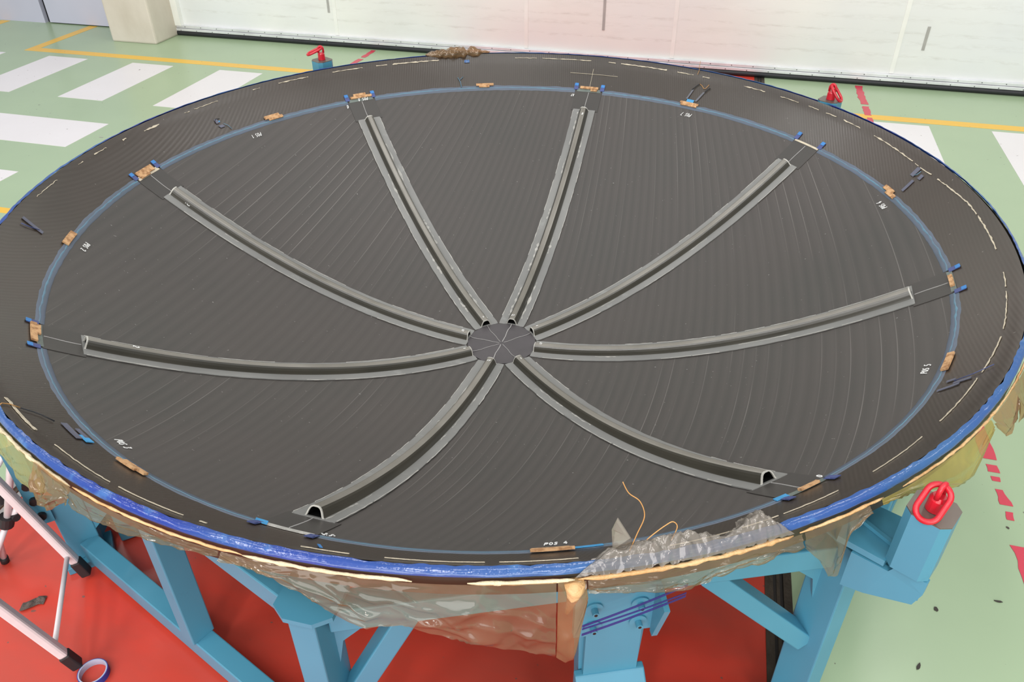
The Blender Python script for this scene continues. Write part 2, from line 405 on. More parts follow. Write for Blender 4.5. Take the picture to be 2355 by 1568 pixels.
# worn red dashes along both sides of the rails
def worn(x, y0, y1, w):
    n = max(4, int((y1 - y0) / 0.02)); V, F = [], []
    for i in range(n + 1):
        y = y0 + (y1 - y0) * i / n; xx = x + (2.0 - y) * 0.029 * (1 if x > 0 else -1)
        e0 = noise.noise(Vector((y * 31, 2.3, x))) * 0.008; e1 = noise.noise(Vector((y * 27, 9.3, x))) * 0.008
        V += [Vector(((xx - w / 2 + e0) * S, y * S, 0.001)), Vector(((xx + w / 2 + e1) * S, y * S, 0.001)),
              Vector(((xx + w / 2 + e1) * S, y * S, 0.0018)), Vector(((xx - w / 2 + e0) * S, y * S, 0.0018))]
    for i in range(n):
        a, b = 4 * i, 4 * i + 4
        F += [(a, b, b + 1, a + 1), (a + 1, b + 1, b + 2, a + 2), (a + 2, b + 2, b + 3, a + 3), (a + 3, b + 3, b, a)]
    F += [(0, 1, 2, 3), (4 * n, 4 * n + 3, 4 * n + 2, 4 * n + 1)]
    return V, F
for (y0, y1, w) in ((2.66, 2.95, .034), (2.50, 2.63, .03), (2.40, 2.47, .024), (0.12, 0.26, .028), (0.075, 0.1, .02), (0.045, 0.06, .014), (-0.03, 0.018, .022), (-0.075, -0.05, .02), (-0.62, -0.15, .036), (-1.5, -0.7, .036)):
    mesh('red_line', worn(1.112, y0, y1, w), 'red_line', floor)
for (y0, y1, w) in ((2.80, 2.95, .03), (2.66, 2.77, .03), (2.0, 2.6, .03)):
    mesh('red_line', worn(-1.655, y0, y1, w), 'red_line', floor)

# back walls, pillar and the fabric door
mesh('wall_left', box(FX0, -4.025 * S, 3.03 * S, 3.2 * S, 0, 4.5), 'panel', kind='structure')
mesh('door_2', box(-3.985 * S, -3.05 * S, 3.03 * S, 3.2 * S, 0.012, 4.5), 'panel', kind='structure')
mesh('trim_1', box(-4.05 * S, -3.95 * S, 3.06 * S, 3.2 * S, 0, 4.5), 'gap', kind='structure')
mesh('trim_2', box(-3.985 * S, -3.05 * S, 3.06 * S, 3.19 * S, 0, 0.014), 'gap', kind='structure')
mesh('pillar', box(-3.288 * S, -2.972 * S, 2.75 * S, 3.25 * S, -0.003, 4.5), 'pillar', kind='structure', bevel=0.02)
door = thing('door_1', None, None, (0, YD, 0), kind='structure')
def curt(i, j):
    x = (-2.99 + 6.9 * i); z = 0.055 + 2.4 * j
    n = noise.noise(Vector((x * 2.0, z * 5, 0.0))) * 0.010 + noise.noise(Vector((x * 6.0, z * 12, 3.0))) * 0.003
    return Vector((x * S, YD + 0.055 + n * S * 0.6, z * S))
cv = grid(curt, 160, 40)
mesh('curtain', cv, 'curtain', door, True)
mesh('curtain_guide', box(-2.995 * S, -2.93 * S, YD + 0.0, YD + 0.12, 0.06 * S, 4.4), 'seam', door)
def vstrip(x, z0, z1, w, yo, m, nm):
    V, F = [], []; n = 30
    for k in range(n + 1):
        z = z0 + (z1 - z0) * k / n
        for dx in (-w / 2, w / 2):
            xx = x + dx
            nn = noise.noise(Vector((xx * 2.0, z * 5, 0.0))) * 0.010 + noise.noise(Vector((xx * 6.0, z * 12, 3.0))) * 0.003
            V += [Vector((xx * S, YD + 0.055 + nn * S * 0.6 - yo, z * S)), Vector((xx * S, YD + 0.057 + nn * S * 0.6, z * S))]
    for k in range(n):
        a, b = 4 * k, 4 * k + 4
        F += [(a, a + 2, b + 2, b), (a + 2, a + 3, b + 3, b + 2), (a + 1, a, b, b + 1)]
    mesh(nm, (V, F), m, door)
for x in (-1.874, -0.706, 0.113, 1.234, 2.3): vstrip(x, 0.062, 2.4, 0.021, 0.006, 'seam', 'seam_strip')
for x, z0, z1 in ((-1.912, 0.188, 0.34), (-0.271, 0.186, 0.42), (1.352, 0.185, 0.30)): vstrip(x, z0, z1, 0.014, 0.005, 'smudge', 'scuff_mark')
mesh('aluminium_strip', box(-2.985 * S, 3.9 * S, YD + 0.005, YD + 0.07, 0.0285 * S, 0.0435 * S), 'alu', door, bevel=0.003)
mesh('aluminium_strip', box(-2.985 * S, 3.9 * S, YD + 0.015, YD + 0.07, 0.0455 * S, 0.061 * S), 'alu', door, bevel=0.003)
def rubber(i, j):
    x = -2.975 + 6.9 * i; A = 2 * PI * j
    return Vector((x * S, YD + 0.028 + 0.029 * math.cos(A), 0.0265 + 0.0265 * math.sin(A)))
mesh('rubber_seal', grid(rubber, 40, 17), 'rubber', door, True)
rv = []
for k in range(58):
    x = -2.94 + k * 0.1115
    rv.append(disc(Vector((x * S, YD + 0.006, 0.0335 * S)), Vector((0, -1, 0)), 0.0048, 0.003, 8))
    rv.append(disc(Vector(((x + 0.03) * S, YD + 0.016, 0.0535 * S)), Vector((0, -1, 0)), 0.0048, 0.003, 8))
r0 = mesh('rivet', rv[0], 'rivet', door, kind=None)
for q in rv[1:]:
    d = q[0][0] - rv[0][0][0]
    c = r0.copy(); C.objects.link(c); c.location = r0.location + d

# ================================================================== DISH
dish = thing('dish_mould', 'large round black carbon fibre dish with eight radial ribs, on blue frame', 'dish', (0, 0, (D - 0.46) * S))
def inner(i, j):
    r = 0.002 + (RI - 0.002) * j
    return P(r, 360 * i)
mesh('dish_bowl', grid(inner, 240, 60, True), 'ply', dish, True)
def flank(i, j):
    q = [(RI, ZI), (0.915, -0.0685), (0.93, -0.056), (0.955, -0.033), (0.965, -0.0235), (0.972, -0.0165), (0.978, -0.0090), (0.984, -0.002), (0.989, 0.0028)]
    r, z = q[round(j * (len(q) - 1))]; A = 2 * PI * i
    return W(r * math.cos(A), r * math.sin(A), z)
mesh('dish_flank', grid(flank, 360, 9, True), 'twill', dish, True)
def rimtape(i, j):
    q = [(0.9892, 0.0032), (0.9925, 0.0038), (0.9958, 0.0030), (0.9982, 0.0012), (0.9996, -0.0008), (0.9998, -0.0035)]
    r, z = q[round(j * 5)]; A = 2 * PI * i
    n = noise.noise(Vector((math.cos(A) * 40, math.sin(A) * 40, j * 3))) * 0.0009
    fz = max(0.0, min(1.0, (0.25 - math.sin(A + 0.1)) * 2.2))          # the tape laps further in along the near side
    if j == 0: r += noise.noise(Vector((math.cos(A) * 60, math.sin(A) * 60, 7))) * (0.0008 + 0.0016 * fz)
    r = 1.0 - (1.0 - r) * (0.5 + 0.5 * fz) if r < 0.9985 else r
    return W((r + n) * math.cos(A), (r + n) * math.sin(A), z + n + 0.0003)
mesh('rim_tape', grid(rimtape, 900, 6, True), 'rim_tape', dish, True, label='glossy blue tape wrapped over the rim edge')
def back(i, j):
    q = [(0.9996, -0.0034), (0.999, -0.034), (0.975, -0.05), (0.93, -0.095), (0.85, -0.17), (0.6, -0.31), (0.3, -0.42), (0.002, -0.45)]
    r, z = q[round(j * 7)]; A = 2 * PI * i
    return W(r * math.cos(A), r * math.sin(A), z)
mesh('mould_back', grid(back, 180, 8, True), 'mould', dish, True)

AZ = [178.3 - 45 * i for i in range(8)]
# ribs: a wide bonded flange and a hollow arched tube
arch_h = [(0.0150, 0.0), (0.0136, 0.0010), (0.0127, 0.0034), (0.0112, 0.0080), (0.0092, 0.0122), (0.0068, 0.0149), (0.0036, 0.0162)]
arch = [(-x, z) for x, z in arch_h] + [(x, z) for x, z in reversed(arch_h)]
arch_in = [(x * 0.86, z * 0.9) for x, z in arch]
RB0, RB1 = 0.086, 0.845
def ribcurve(prof, ac, r0, r1, n, base):
    V, F = [], []; m = len(prof)
    for k in range(n):
        r = r0 + (r1 - r0) * k / (n - 1)
        for (s, h) in prof:
            V.append(P(r, ac + math.degrees(s / r), base + h))
    for k in range(n - 1):
        for q in range(m - 1):
            a = k * m + q; F.append((a, a + 1, a + m + 1, a + m))
    return V, F
for i, ac in enumerate(AZ):
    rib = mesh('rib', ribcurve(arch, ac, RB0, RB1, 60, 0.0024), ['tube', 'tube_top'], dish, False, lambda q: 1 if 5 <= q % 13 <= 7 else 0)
    wv_ = []
    V, F = [], []; n = 90
    for k in range(n):                                            # frayed flange edges
        r = RB0 + (RB1 + 0.004 - RB0) * k / (n - 1)
        hw = 0.0335
        e0 = noise.noise(Vector((r * 40, i * 3.1, 0))) * 0.0011; e1 = noise.noise(Vector((r * 40, i * 3.1, 5))) * 0.0011
        if r < 0.13: hw = min(hw, 0.0375 * r / 0.1)
        for s, o in ((-hw + e0, 0.0008), (-hw + e0, 0.0026), (hw + e1, 0.0026), (hw + e1, 0.0008)):
            V.append(P(r, ac + math.degrees(s / r), o))
    for k in range(n - 1):
        a, b = 4 * k, 4 * k + 4
        F += [(a, a + 1, b + 1, b), (a + 1, a + 2, b + 2, b + 1), (a + 2, a + 3, b + 3, b + 2)]
    F += [(0, 3, 2, 1), (len(V) - 4, len(V) - 3, len(V) - 2, len(V) - 1)]
    mesh('flange', (V, F), 'flange', rib, label='flat grey bonding flange')
    mesh('tube_hollow_shade', ribcurve(arch_in + [(0.010, 0.0004), (-0.010, 0.0004), arch_in[0]], ac, RB0 + 0.0004, RB1 - 0.0004, 40, 0.003), 'tube_in', rib, True, label='hollow of the tube, painted black as shade')
    for r in (RB0, RB1):                                          # cut ends
        V, F = [], []; m = len(arch); dr = 0.0022 if r == RB1 else -0.0018
        for (s, h) in arch: V.append(P(r, ac + math.degrees(s * 1.01 / r), 0.0026 + h * 1.01))
        for (s, h) in arch_in: V.append(P(r, ac + math.degrees(s * 0.99 / r), 0.0026 + h * 0.99))
        for (s, h) in arch: V.append(P(r + dr, ac + math.degrees(s * 1.01 / r), 0.0026 + h * 1.01))
        for (s, h) in arch_in: V.append(P(r + dr, ac + math.degrees(s * 0.99 / r), 0.0026 + h * 0.99))
        for q in range(m - 1):
            F += [(q, q + 1, m + q + 1, m + q), (2 * m + q, 3 * m + q, 3 * m + q + 1, 2 * m + q + 1), (q, 2 * m + q, 2 * m + q + 1, q + 1), (m + q, m + q + 1, 3 * m + q + 1, 3 * m + q)]
        mesh('cut_end', (V, F), 'cut_edge', rib, label='pale cut end of the tube')
    # pale lines of dried resin along the flange edges
    rnd = random.Random(i * 17 + 3); bits = []
    for side in (-1, 1):
        r = RB0 + 0.03
        while r < RB1 - 0.02:
            L = rnd.uniform(0.03, 0.16)
            if rnd.random() < 0.8:
                pts = []; ws = []
                for k in range(12):
                    q = min(r + L * k / 11, RB1); jit = noise.noise(Vector((q * 60, i, side * 3))) * 0.0012
                    hw = 0.0335 if q > 0.13 else min(0.0335, 0.0375 * q / 0.1)
                    pts.append((q, ac + math.degrees(side * (hw + jit) / q))); ws.append(max(0.0004, 0.0013 + 0.0016 * noise.noise(Vector((q * 90, i * 2, side)))))
                bits.append(ribbon(pts, ws, 0.0024))
            r += L + rnd.uniform(0.0, 0.04)
    for side in (-1, 1):                                          # squeezed-out resin beside the tube
        r = RB0 + 0.01 + rnd.random() * 0.1
        while r < RB1 - 0.05:
            L = rnd.uniform(0.02, 0.11) * (1.5 if i in (1, 2) else 1.0)
            if rnd.random() < (0.75 if i in (1, 2, 6) else 0.35):
                pts = []; ws = []
                for k in range(14):
                    q = min(r + L * k / 13, RB1); pts.append((q, ac + math.degrees(side * (0.0172 + 0.003 * noise.noise(Vector((q * 50, i, side * 7)))) / q)))
                    ws.append(max(0.0006, 0.0035 * abs(noise.noise(Vector((q * 70, i * 5, side * 2)))) * (4.5 if i in (1, 2) else 2.0)))
                bits.append(ribbon(pts, ws, 0.0027))
            r += L + rnd.uniform(0.02, 0.12)
    mesh('resin_edge', join(*bits), 'resin_white', rib, label='pale dried resin along the flange', kind='stuff')
    # patch between the rib end and the ring, with its centre line
    pt = mesh('end_patch', slab(0.846, 0.9035, -0.041, 0.041, ac, 0.0005, 0.0008, 4, 5), 'patch', dish)
    mesh('centre_line', ribbon([(0.85 + 0.05 * k / 5, ac + 0.05 * math.sin(k)) for k in range(6)], 0.0014, 0.0013), 'scratch', pt)
# hub plate
pts = [P(0.0835, 360 * k / 16 + 6, 0.0030) for k in range(16)]
ctr = P(0.002, 0, 0.0045)
hubV = [ctr] + pts + [P(0.0835, 360 * k / 16 + 6, 0.0005) for k in range(16)]
hubF = [(0, 1 + k, 1 + (k + 1) % 16) for k in range(16)] + [(1 + k, 17 + k, 17 + (k + 1) % 16, 1 + (k + 1) % 16) for k in range(16)]
hub = mesh('hub_plate', (hubV, hubF), 'hub', dish, label='dark many-sided plate where the ribs meet')
for i, ac in enumerate(AZ):
    if i == 4: continue
    mesh('scribed_line', ribbon([(0.006 + 0.076 * k / 6, ac + 1.5 * math.sin(k * 1.7 + i)) for k in range(7)], 0.0018 if i in (2, 6) else 0.0009, 0.0046), 'scratch', hub)
# taped joint ring between the ribs
def arcstrip(a0, a1, prof, n):
    V, F = [], []; m = len(prof)
    for k in range(n + 1):
        a = a0 + (a1 - a0) * k / n
        for (r, o, jit) in prof:
            V.append(P(r + jit * noise.noise(Vector((a * 0.9, r * 50, 1.7))), a, o))
    for k in range(n):
        for q in range(m - 1):
            b = k * m + q; F.append((b, b + 1, b + m + 1, b + m))
    return V, F
for i, ac in enumerate(AZ):
    a0, a1 = ac - 45 + 2.7, ac - 2.7
    tl = mesh('joint_tape', arcstrip(a0, a1, [(0.8975, 0.0002, 0.0010), (0.8982, 0.0009, 0.0010), (0.9035, 0.0011, 0), (0.9060, 0.0011, 0), (0.9098, 0.0009, 0.0018), (0.9106, 0.0002, 0.0018)], 60), 'tape_band', dish, True, label='grey-blue tape strip over the joint')
    V, F = [], []
    n = 150
    for k in range(n + 1):
        a = a0 + (a1 - a0) * k / n; w = 0.0013 + 0.0010 * noise.noise(Vector((a * 1.3, 4, 2))); cx = 0.9048 + 0.0016 * noise.noise(Vector((a * 0.55, 1, 9)))
        V += [P(cx - w, a, 0.0012), P(cx, a, 0.0019), P(cx + w, a, 0.0012)]
    for k in range(n):
        b = 3 * k; F += [(b, b + 1, b + 4, b + 3), (b + 1, b + 2, b + 5, b + 4)]
    mesh('tape_seam', (V, F), 'tape_edge', tl, True, label='bright cyan raised seam')
    # tape tabs either side of the rib axis
    for sgn in (-1, 1):
        at = ac + sgn * 2.55
        tb = mesh('tape_tab', slab(0.906, 0.9215, -0.0065, 0.0065, at, 0.0018, 0.0008, 3, 2), 'tab_dark', dish, label='dark blue tape strip across the joint')
        mesh('tab_end', slab(0.9155, 0.9225, -0.0055, 0.0055, at, 0.0028, 0.0006, 3, 2), 'tab_light' if i not in (5, 6) else 'tab_dark', tb, label='bright blue tape end')
# grey-green bare joint at each rib end, with a raw pale edge
for i, ac in enumerate(AZ):
    jm = {0: 'residue', 3: 'residue', 5: 'grey_green', 6: 'resin_white'}.get(i, 'grey_green')
    mesh('bare_joint', slab(0.9015, 0.9095, -0.037, 0.037, ac, 0.0008, 0.0010, 3, 12) if i != 3 else slab(0.9025, 0.9065, -0.04, 0.04, ac, 0.0008, 0.0012, 3, 12), jm, dish, label='uncovered joint between two tape strips')
# cork pads
def cork(rects, ac, nm='cork_pad'):
    mesh(nm, join(*[slab(r0, r1, s0, s1, ac, 0.002 + 0.0002 * k, 0.0034, 3, 5) for k, (r0, r1, s0, s1) in enumerate(rects)]), 'cork', dish, label='tan cork pad glued over the joint')
CO = {  # on the rib axes
    0: [(0.906, 0.918, -0.025, 0.03)], 7: [(0.909, 0.917, -0.035, 0.026), (0.904, 0.909, -0.03, 0.0)],
    1: [(0.909, 0.9145, -0.036, 0.03), (0.9135, 0.920, -0.019, 0.019)], 2: [(0.9085, 0.9145, -0.028, 0.028)],
    4: [(0.902, 0.9085, -0.02, 0.02)], 5: [(0.905, 0.911, -0.012, 0.022)]}
for i, q in CO.items(): cork(q, AZ[i])
cork([(0.902, 0.9075, -0.019, 0.012)], AZ[0] + 1.0); cork([(0.9035, 0.9075, 0.0, 0.02)], AZ[2] - 1.6)
for i, q in enumerate([[(0.905, 0.9115, -0.026, 0.018), (0.9095, 0.917, -0.018, 0.028)], [(0.905, 0.9105, -0.014, 0.018), (0.9095, 0.915, -0.027, 0.027)],
                       [(0.9035, 0.910, -0.026, 0.024), (0.9085, 0.913, -0.029, 0.028)], [(0.901, 0.909, -0.024, 0.008), (0.906, 0.914, -0.008, 0.026)],
                       [(0.904, 0.913, -0.03, 0.026)], [(0.9075, 0.9125, -0.024, 0.024), (0.9115, 0.916, -0.026, 0.03)],
                       [(0.908, 0.914, -0.022, 0.028), (0.913, 0.917, -0.03, 0.012)], [(0.903, 0.914, -0.024, 0.024)]]):
    cork(q, {0: 150.6, 1: 108.8, 2: 68.4, 3: 23.2, 4: -19.7, 5: -70.0, 6: -108.4, 7: -160.0}[i])

# handwriting (drawn strokes), read from outside the dish
GL = {'P': [[(0, 0), (.12, 1)], [(.1, .95), (.5, 1), (.6, .75), (.45, .52), (.08, .48)]],
      'O': [[(.3, 0), (.05, .2), (.05, .7), (.3, 1), (.55, .75), (.55, .25), (.3, 0)]],
      'S': [[(.55, .9), (.3, 1), (.1, .8), (.25, .55), (.5, .4), (.45, .1), (.2, 0), (0, .12)]],
      '1': [[(.1, .8), (.3, 1), (.3, 0)]], '2': [[(.02, .8), (.2, 1), (.5, .9), (.48, .6), (.05, 0), (.6, .03)]],
      '3': [[(.05, .95), (.5, .98), (.25, .58), (.52, .4), (.4, .05), (0, .05)]], '4': [[(.4, 1), (.02, .35), (.62, .35)], [(.45, .6), (.45, 0)]],
      '5': [[(.55, 1), (.15, 1), (.1, .6), (.45, .55), (.55, .25), (.3, 0), (0, .08)]], '6': [[(.5, .98), (.15, .6), (.05, .25), (.3, 0), (.52, .25), (.3, .48), (.1, .35)]],
      '7': [[(.02, 1), (.58, 1), (.2, 0)]], '8': [[(.3, .52), (.08, .78), (.3, 1), (.52, .78), (.3, .52), (.05, .22), (.3, 0), (.55, .22), (.3, .52)]],
      '0': [[(.3, 0), (.05, .2), (.05, .8), (.3, 1), (.55, .8), (.55, .2), (.3, 0)]], 'D': [[(.05, 0), (.05, 1), (.45, .85), (.55, .4), (.05, 0)]], '.': [[(.2, 0), (.3, .06)]], '-': [[(.05, .45), (.5, .5)]], ' ': []}
def writing(text, r, a, h, wst=0.0019, off=0.0012, par=None, nm='handwriting', flip=False, slant=0.25):
    wdt = h * 0.72; tot = wdt * len(text); bits = []
    for k, ch in enumerate(text):
        for st in GL[ch]:
            pts = []
            for q in range(len(st) - 1):
                (x0, y0), (x1, y1) = st[q], st[q + 1]
                for f in (0, .5): pts.append((x0 + (x1 - x0) * f, y0 + (y1 - y0) * f))
            pts.append(st[-1]); ra = []
            for x, y in pts:
                s = -tot / 2 + k * wdt + (x + slant * y) * h * 0.85; t = (y - 0.5) * h
                if flip: s, t = -s, -t
                rr_ = r - t; ra.append((rr_, a + math.degrees(s / rr_)))
            bits.append(ribbon(ra, wst, off))
    mesh(nm, join(*bits), 'chalk', par or dish, label='white handwriting "%s"' % text.strip())
for k, a in enumerate((155.8, -159.9, -113.7, -69.3, -20.4, 21.8, 67.9)): writing('POS %d' % (k + 1), 0.8812, a, 0.0088, 0.0013)
writing('POS 8', 0.9055, 132.9, 0.0085, 0.0016, 0.0022)
writing('D', 0.892, 136.3, 0.009, 0.0015, flip=True); writing('87', 0.8894, 91.3, 0.0065, 0.0014); writing('0', 0.8936, -44.0, 0.009, 0.0015); writing('-2.5-', 0.8945, -88.4, 0.006, 0.0013)
for r, i, tx in ((0.80, 0, '2'), (0.80, 7, '2'), (0.82, 2, '0'), ):
    pass
def on_rib(i, tx, r, s, h, o):
    a = AZ[i] + math.degrees(s / r); writing(tx, r, a, h, 0.0016, o)
on_rib(0, '2', 0.806, 0.012, 0.010, 0.0085); on_rib(7, '2', 0.775, 0.0, 0.009, 0.0192); on_rib(2, '0', 0.826, -0.002, 0.006, 0.0192)
for i in range(8): on_rib(i, '1' if i % 2 else '17', 0.1, 0.0, 0.0055, 0.0192)

# cream residue line below the rim
RES = [(-122.7, .9769), (-120, .9736), (-115.9, .9725), (-111.9, .9677), (-101.4, .9696), (-95, .9693), (-81.5, .9617), (-74.3, .9607), (-68.2, .9624), (-60.5, .966), (-52.5, .9582), (-45.4, .9548), (-35, .952), (-25.9, .9565), (-17, .9655), (0.6, .9705), (11.6, .9744), (23.2, .9680), (32, .973), (40.3, .9755), (57.6, .977), (69.6, .977), (85.9, .9787), (98.6, .9787), (123.3, .9787), (134.3, .98), (152.7, .98), (171.5, .976), (180.6, .98), (189.9, .98), (196.7, .98), (220, .979), (237.3, .9769)]
def res_r(a):
    a = (a + 122.7) % 360 - 122.7
    for (a0, r0), (a1, r1) in zip(RES, RES[1:]):
        if a <= a1: return r0 + (r1 - r0) * (a - a0) / (a1 - a0)
    return RES[-1][1]
bits = []; rnd = random.Random(5)
def residue_piece(a0, a1, wmul):
    n = max(4, int((a1 - a0) / 0.35)); pts = []; ws = []
    for k in range(n + 1):
        a = a0 + (a1 - a0) * k / n
        pts.append((res_r(a) + 0.0012 * noise.noise(Vector((a * 1.7, 3, 1))), a))
        ws.append(max(0.0005, wmul * (0.0013 + 0.0022 * noise.noise(Vector((a * 1.1, 8, 4))))))
    bits.append(ribbon(pts, ws, 0.0008, 0.0010))
for a0, a1, wm in ((-121, -115.2, 3.6), (-112.5, -105, .7), (-104, -97.5, 1.0), (-96, -95.4, 2.0), (-88, -84.5, 1.2), (-82, -75, .9), (-74, -68.5, 1.1), (-62, -57, .9), (-56.2, -53, 1.3), (-52.5, -47, .7), (-43, -36, .6), (-33, -25, 1.0), (-24, -17.5, 1.2), (-16, -8.5, 1.1), (-7.5, -4.5, 1.3), (0.6, 8.5, 1.8), (9, 19.5, 1.7), (21, 23.5, 1.6), (24, 24.8, 0.8), (25.5, 34.5, 1.6), (37.5, 41, 1.4), (42.5, 44.5, 1.2), (46, 48, 1.0), (50, 53.5, 1.0), (56.5, 60.5, 1.4), (67, 68.3, 1.6), (70, 73, 1.3), (75, 83.5, 1.8), (84.5, 85.8, 1.5), (89, 98, 1.2), (99, 103, .9), (117, 125.5, 2.0), (126.5, 128.5, 1.4), (131, 136.5, 1.4), (141, 146.5, 1.4), (150, 151.3, 1.0), (158, 162.5, 1.0), (163.5, 164.4, 1.2), (169.5, 172.5, 2.6), (176, 176.7, 1.6), (180, 182.5, 1.2), (185, 186, .9), (191, 196, 1.0)):
    residue_piece(a0, a1, wm)
for b in bits: mesh('residue_line', b, 'residue', dish, label='broken cream residue below the rim')
# sealant bead under the rim tape
for a0, a1, rad, z, m in ((-122, -106.5, 0.0034, -0.0085, 'cream'), (-106.2, -91, 0.0022, -0.0070, 'bead'), (-91, -79.5, 0.0028, -0.0075, 'cream'), (-76, -69.2, 0.0034, -0.0085, 'cream'), (-69, -54, 0.0036, -0.0085, 'bead'), (-53.5, -46, 0.0026, -0.0075, 'bead'), (-44, -20, 0.0024, -0.0070, 'bead')):
    n = int((a1 - a0) * 2.2); pts = []; rr_ = []
    for k in range(n + 1):
        a = a0 + (a1 - a0) * k / n; A = math.radians(a); q = 1.0035 + 0.0012 * noise.noise(Vector((a, 1, 1)))
        pts.append(W(q * math.cos(A), q * math.sin(A), z + 0.0015 * noise.noise(Vector((a * 0.8, 5, 1)))))
        rr_.append(S * rad * (0.8 + 0.55 * noise.noise(Vector((a * 1.3, 2, 8))))*min(1, 0.3 + k * 0.3, 0.3 + (n - k) * 0.3))
    mesh('sealant_bead', tube(pts, rr_, 7), m, dish, True, label='ragged tan sealant bead under the rim')
mesh('sealant_tail', tube([W(1.004 * math.cos(math.radians(-69.2)), 1.004 * math.sin(math.radians(-69.2)), z) + Vector((dx, -0.006, 0)) for z, dx in ((-0.010, 0.0), (-0.020, .002), (-0.038, -.002), (-0.055, -.008), (-0.066, -.012))], [0.022, 0.02, 0.012, 0.007, 0.004], 8), 'bead', dish, True, label='tan sealant blob dripping at the seam')

# sensor tapes and wires on the flank
def sensor(items, nm='sensor_patch'):
    for k, (kind, dat) in enumerate(items):
        if kind == 'pad':
            r0, r1, s0, s1, ac, m, sk = dat
            mesh(nm, slab(r0, r1, s0, s1, ac, 0.0016, 0.0010, 3, 4, sk), m, dish)
        else:
            pts, w, m = dat
            mesh('sensor_wire', tube([P(r, a, 0.0028) for r, a in pts], w * S, 6), m, dish, True)
sensor([('pad', (0.912, 0.921, -0.010, 0.012, 68.4, 'cyan', 0.0)), ('pad', (0.921, 0.945, 0.012, 0.017, 68.4, 'grey_strip', -0.006)), ('pad', (0.919, 0.944, -0.018, -0.012, 68.4, 'grey_strip', -0.012)),
        ('wire', ([(0.944, 69.1), (0.955, 68.6), (0.961, 68.2)], 0.0012, 'black_wire')), ('wire', ([(0.944, 66.6), (0.95, 66.4), (0.956, 66.0)], 0.0012, 'black_wire')),
        ('wire', ([(0.961, 68.3), (0.958, 67.7), (0.952, 67.1), (0.953, 66.8), (0.963, 66.5)], 0.0008, 'copper'))])
sensor([('pad', (0.917, 0.926, -0.020, 0.004, -114.0, 'cyan', 0.0)), ('pad', (0.926, 0.933, -0.045, 0.006, -114.8, 'tab_grey', 0.0)), ('pad', (0.917, 0.922, -0.05, -0.018, -113.5, 'tab_grey', 0.0)),
        ('wire', ([(0.94, -117.6), (0.949, -118.6), (0.957, -119.0), (0.968, -119.3)], 0.0009, 'black_wire')), ('wire', ([(0.968, -119.3), (0.978, -119.5), (0.986, -119.2), (0.994, -118.6)], 0.0008, 'copper'))])
sensor([('pad', (0.936, 0.946, 0.004, 0.013, 160.0, 'tab_grey', 0.0)), ('pad', (0.925, 0.931, -0.014, 0.0, 160.6, 'tab_grey', 0.003)), ('pad', (0.938, 0.9405, 0.0, 0.004, 160.0, 'cyan', 0.0)), ('wire', ([(0.915, 159.0), (0.925, 159.2), (0.932, 159.7)], 0.0008, 'tape_edge')), ('wire', ([(0.94, 160.9), (0.946, 160.5), (0.944, 159.8)], 0.0009, 'black_wire'))])
sensor([('pad', (0.95, 0.967, 0.0, 0.012, 22.9, 'tab_grey', 0.004)), ('pad', (0.952, 0.961, -0.020, -0.010, 22.7, 'tab_grey', 0.002)), ('pad', (0.922, 0.946, -0.004, 0.004, 21.9, 'tab_grey', 0.006)), ('wire', ([(0.953, 22.9), (0.957, 22.7), (0.964, 22.7)], 0.0009, 'tape_edge'))])
sensor([('pad', (0.915, 0.938, -0.004, 0.001, -25.9, 'tab_grey', 0.012)), ('pad', (0.93, 0.949, 0.003, 0.0085, -25.3, 'tab_grey', 0.006)), ('pad', (0.92, 0.93, 0.013, 0.018, -25.3, 'tab_grey', 0.004)), ('wire', ([(0.93, -24.6), (0.95, -24.0), (0.97, -23.2)], 0.0006, 'tab_dark'))])
sensor([('pad', (0.942, 0.975, -0.004, 0.004, -158.3, 'tab_grey', -0.012)), ('wire', ([(0.948, -158.4), (0.965, -157.9), (0.972, -157.8)], 0.001, 'tab_dark'))])
sensor([('wire', ([(0.908, 113.4), (0.922, 113.5), (0.934, 113.9)], 0.0013, 'tape_edge')), ('wire', ([(0.928, 113.5), (0.935, 112.9)], 0.0011, 'tape_edge'))])
sensor([('pad', (0.945, 0.957, -0.002, 0.002, -87.4, 'tab_light', 0.010)), ('pad', (0.904, 0.910, -0.03, 0.02, -67.0, 'cyan', 0.0)), ('pad', (0.970, 0.976, -0.008, 0.008, 111.9, 'rim_tape', 0.0))])
sensor([('pad', (0.8985, 0.911, -0.013, 0.006, AZ[6] - 2.5, 'cyan', 0.008)), ('pad', (0.8985, 0.909, -0.008, 0.014, AZ[5] - 2.6, 'cyan', -0.004))])
mesh('scribed_cross', join(ribbon([(0.948, 83.5 + k) for k in range(10)], 0.0008, 0.0008), ribbon([(0.916 + k * 0.009, AZ[2]) for k in range(6)], 0.0008, 0.0009)), 'residue', dish)

